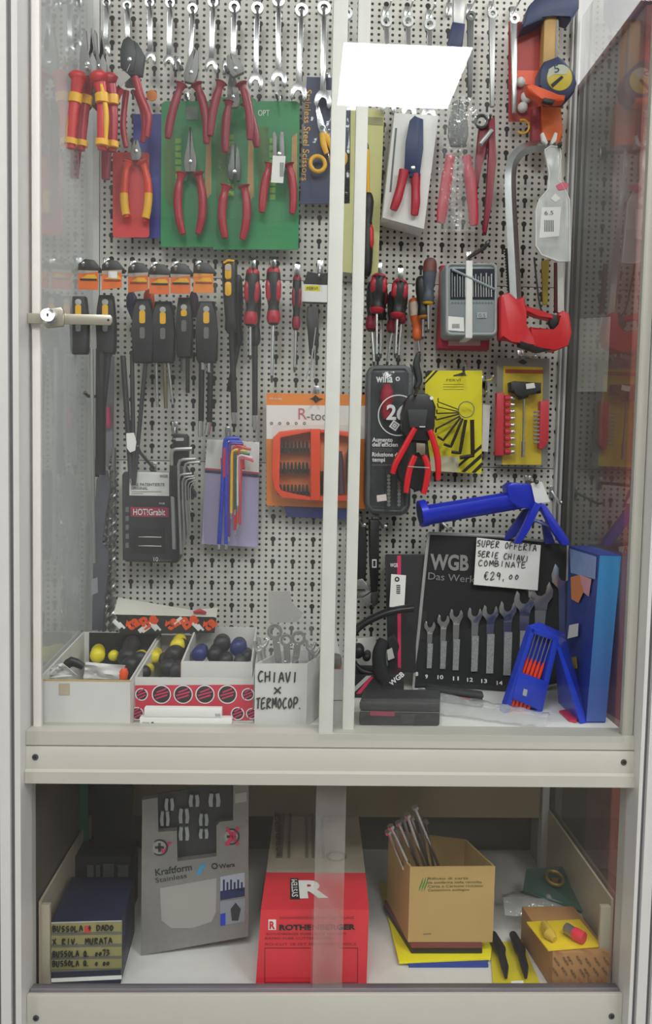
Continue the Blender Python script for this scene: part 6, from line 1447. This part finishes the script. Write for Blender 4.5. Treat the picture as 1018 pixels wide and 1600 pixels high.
BL = [((610, 1292), (652, 1378), -.245), ((636, 1274), (668, 1368), -.235), ((648, 1262), (690, 1366), -.225), ((622, 1286), (662, 1372), -.22), ((630, 1280), (658, 1372), -.205), ((642, 1278), (676, 1372), -.20), ((654, 1278), (672, 1372), -.195), ((618, 1296), (644, 1380), -.21), ((664, 1284), (680, 1372), -.19), ((606, 1300), (640, 1380), -.225)]
BN = ['leaning bolt nearest the left rim', 'bright bolt in the middle', 'tallest bolt', 'second bolt from the left', 'bolt behind the middle one', 'bolt between the middle and the tallest', 'bolt standing behind the tallest', 'dull bolt at the left rear', 'rightmost bolt', 'lowest bolt head at the left edge']
for (p, q_, Y), nm in zip(BL, BN):
    a, c = at(*p, Y), at(*q_, Y+.02); mb = MB().tube([a, c], .0024, 8); d = (c-a).normalized()
    mb.tube([a-d*.002, a+d*.003], .0055, 6)
    solo('bolt', mb, STEEL if 'dull' not in nm and 'behind' not in nm else SATIN, nm+' in the cardboard box', 'bolt', 'long bolts in the cardboard box')
# yellow card with two black tools at the right
t = thing('blister_pack', 'yellow card with two dark tapered bits beside the brown carton', 'packaging', onz(800, 1520, FL))
zc_ = FL+.002
build('card', MB().prism([onz(x, y, zc_) for x, y in ((770, 1545), (846, 1543), (815, 1470), (765, 1472))], (0, 0, -.0018)), mat('mustard_yellow_card', 'd2c22a', .5), t)
for x, dx in ((789, -16), (820, -16)):
    p0, p1, p2, p3 = onz(x+dx*1.2, 1460, zc_+.012), onz(x+dx*.5, 1484, zc_+.011), onz(x-1, 1510, zc_+.009), onz(x+1, 1528, zc_+.006)
    build('bit', MB().tube([p0, p1, p1.lerp(p2, .3), p2, p3], [.006, .009, .006, .006, .002], 12), BLACK, t)
build('label', MB().prism([onz(x, y, zc_+.0006) for x, y in ((798, 1533), (817, 1532), (818, 1538), (798, 1539))], (0, 0, -.0004)), PAPER, t)
# brown printed carton with a yellow card on it
A, B = onz(861, 1546, FL), onz(953, 1544, FL); B.y = A.y
h = hz(861, 1488, A)
t = thing('tool_box', 'brown printed carton lying at the right front of the tray', 'box', (A+B)/2)
KP = mat('printed_kraft', 'a97c4c', .7, 0, .12, 30)
D = V((-.012, .12, 0)); B2_ = B+V((-.004, 0, 0))
build('carton', MB().obox(A, B2_-A, D, (0, 0, h), .0012), KP, t)
ft = plane_px(A+UP*(h+.0005), (0, 0, 1)); f = plane_px(A-V((0, .0005, 0)), (0, 1, 0))
k = 0
for x in range(858, 946, 13):
    for y in (1494, 1512, 1528):
        k += 1; x2 = x+(k*5) % 7; y2 = y+(k*3) % 5
        if x2 > 940: continue
        p, q_ = f(x2, y2), f(x2+8, y2+13); r_ = q_-p; lettering('WURTH', p, r_, V((0, -1, 0)).cross(r_.normalized()), .0040, INK if k % 3 else mat('rust_ink', 'a8483a', .6), t, width=r_.length)
for k, (x, y) in enumerate([(862, 1502), (884, 1494), (906, 1500), (926, 1492), (938, 1504), (872, 1486), (850, 1492)]):
    p, q_ = ft(x, y-16), ft(x+14, y-9); r_ = q_-p; lettering('WURTH', p, r_, UP.cross(r_), .006, INK if k % 2 else mat('rust_ink', 'a8483a', .6), t, width=r_.length)
t = thing('blister_pack', 'yellow card with clear dome and red cap on the brown carton', 'packaging', onz(880, 1470, FL+h))
zc_ = A.z+h+.0035
build('card', MB().prism([onz(x, y, zc_) for x, y in ((822, 1440), (905, 1436), (937, 1474), (934, 1478), (856, 1484))], (0, 0, -.0022), .0006), mat('warm_yellow_card', 'e3c421', .5), t)
build('dome', MB().tube([onz(850, 1444, zc_+.007), onz(858, 1460, zc_+.008), onz(866, 1468, zc_+.006)], [.006, .009, .005], 12), mat('amber_clear', 'c9a83c', .2), t)
build('steel_collar', MB().tube([onz(884, 1450, zc_+.010), onz(898, 1459, zc_+.010)], .008, 14), SATIN, t)
build('red_cap', MB().tube([onz(897, 1458, zc_+.010), onz(902, 1461, zc_+.010), onz(912, 1466, zc_+.010)], [.009, .0095, .0085], 14), mat('poppy_cap', 'dd3848', .35), t)
# bag with green header
t = thing('clear_bag', 'clear bag with dark green header lying behind the yellow card', 'bag', onz(860, 1420, FL+.04))
zc_ = FL+.05
g0, g1, g2, g3 = onz(822, 1356, zc_+.02), onz(880, 1354, zc_+.02), onz(922, 1400, zc_), onz(918, 1428, zc_-.004)
hd = MB().hull([onz(822, 1357, zc_+.018), onz(880, 1354, zc_+.018), onz(924, 1398, zc_+.004), onz(919, 1427, zc_-.002), onz(816, 1392, zc_+.002)], [p-UP*.0012 for p in (onz(822, 1357, zc_+.018), onz(880, 1354, zc_+.018), onz(924, 1398, zc_+.004), onz(919, 1427, zc_-.002), onz(816, 1392, zc_+.002))])
bmesh.ops.recalc_face_normals(hd.b, faces=hd.b.faces[:])
build('header', hd, mat('bottle_green_card', '3c5a50', .35, 0, .15), t)
G = []
for i in range(10):
    u = i/9; row = []
    for j in range(9):
        v = j/8; p = onz(782+u*160+v*6, 1398+14*u+v*34-10*math.sin(u*3.1), zc_-.012); p.z += .012*math.sin(math.pi*v)+random.uniform(-.004, .004); row.append(p)
    G.append(row)
build('film', MB().sheet(G), THICK, t, 80)
c = onz(866, 1372, zc_+.022); build('brass_ring', MB().ring(c, (.1, -.4, 1), .014, .003, 24, 8), mat('brass', 'a08a48', .3, .8), t)
build('brass_stem', MB().tube([c, c+V((0, -.004, -.012))], [.007, .004], 12), mat('brass', 'a08a48', .3, .8), t)
# ================================================================ what stands beside the case
WOOD = mat('mahogany_wood', '7d382b', .32, 0, .18, 10)
WOODD = mat('dark_stained_side', '6f675f', .5, 0, .15, 6)
nc = thing('wooden_cabinet', 'dark mahogany cabinet standing beyond the right side pane', 'cabinet', (1.1, .2, FLOOR))
build('side_panel', MB().box((.815, -.0475, FLOOR+.001), (.835, .58, .930)), WOODD, nc)
build('corner_post', MB().box((.8125, -.158, FLOOR+.001), (.850, -.048, .930), .004), WOOD, nc)
build('front_panel', MB().box((.851, -.15, FLOOR+.001), (1.6, -.13, .930)), WOOD, nc)
build('top', MB().box((.808, -.162, .9305), (1.62, .58, .942), .003), WOOD, nc)
nt_ = thing('rectangle', 'plain pale notice fixed on the mahogany cabinet side', 'rectangle', onx(925, 610, .8115))
build('paper', MB().prism([onx(x, y, .8112) for x, y in ((905, 498), (953, 495), (947, 612), (901, 612))], (.0006, 0, 0)), mat('pale_off_white', 'dedbd0', .7), nt_)  # flat pale rectangle set on the cabinet side
lc = thing('side_counter', 'pale side wall of the fitting beyond the left side pane', 'counter', (-.61, 0, FLOOR))
build('panel', MB().box((-.62, -.5, FLOOR+.001), (-.60, .58, 1.3)), mat('pale_grey_panel', 'bdbdba', .6), lc)
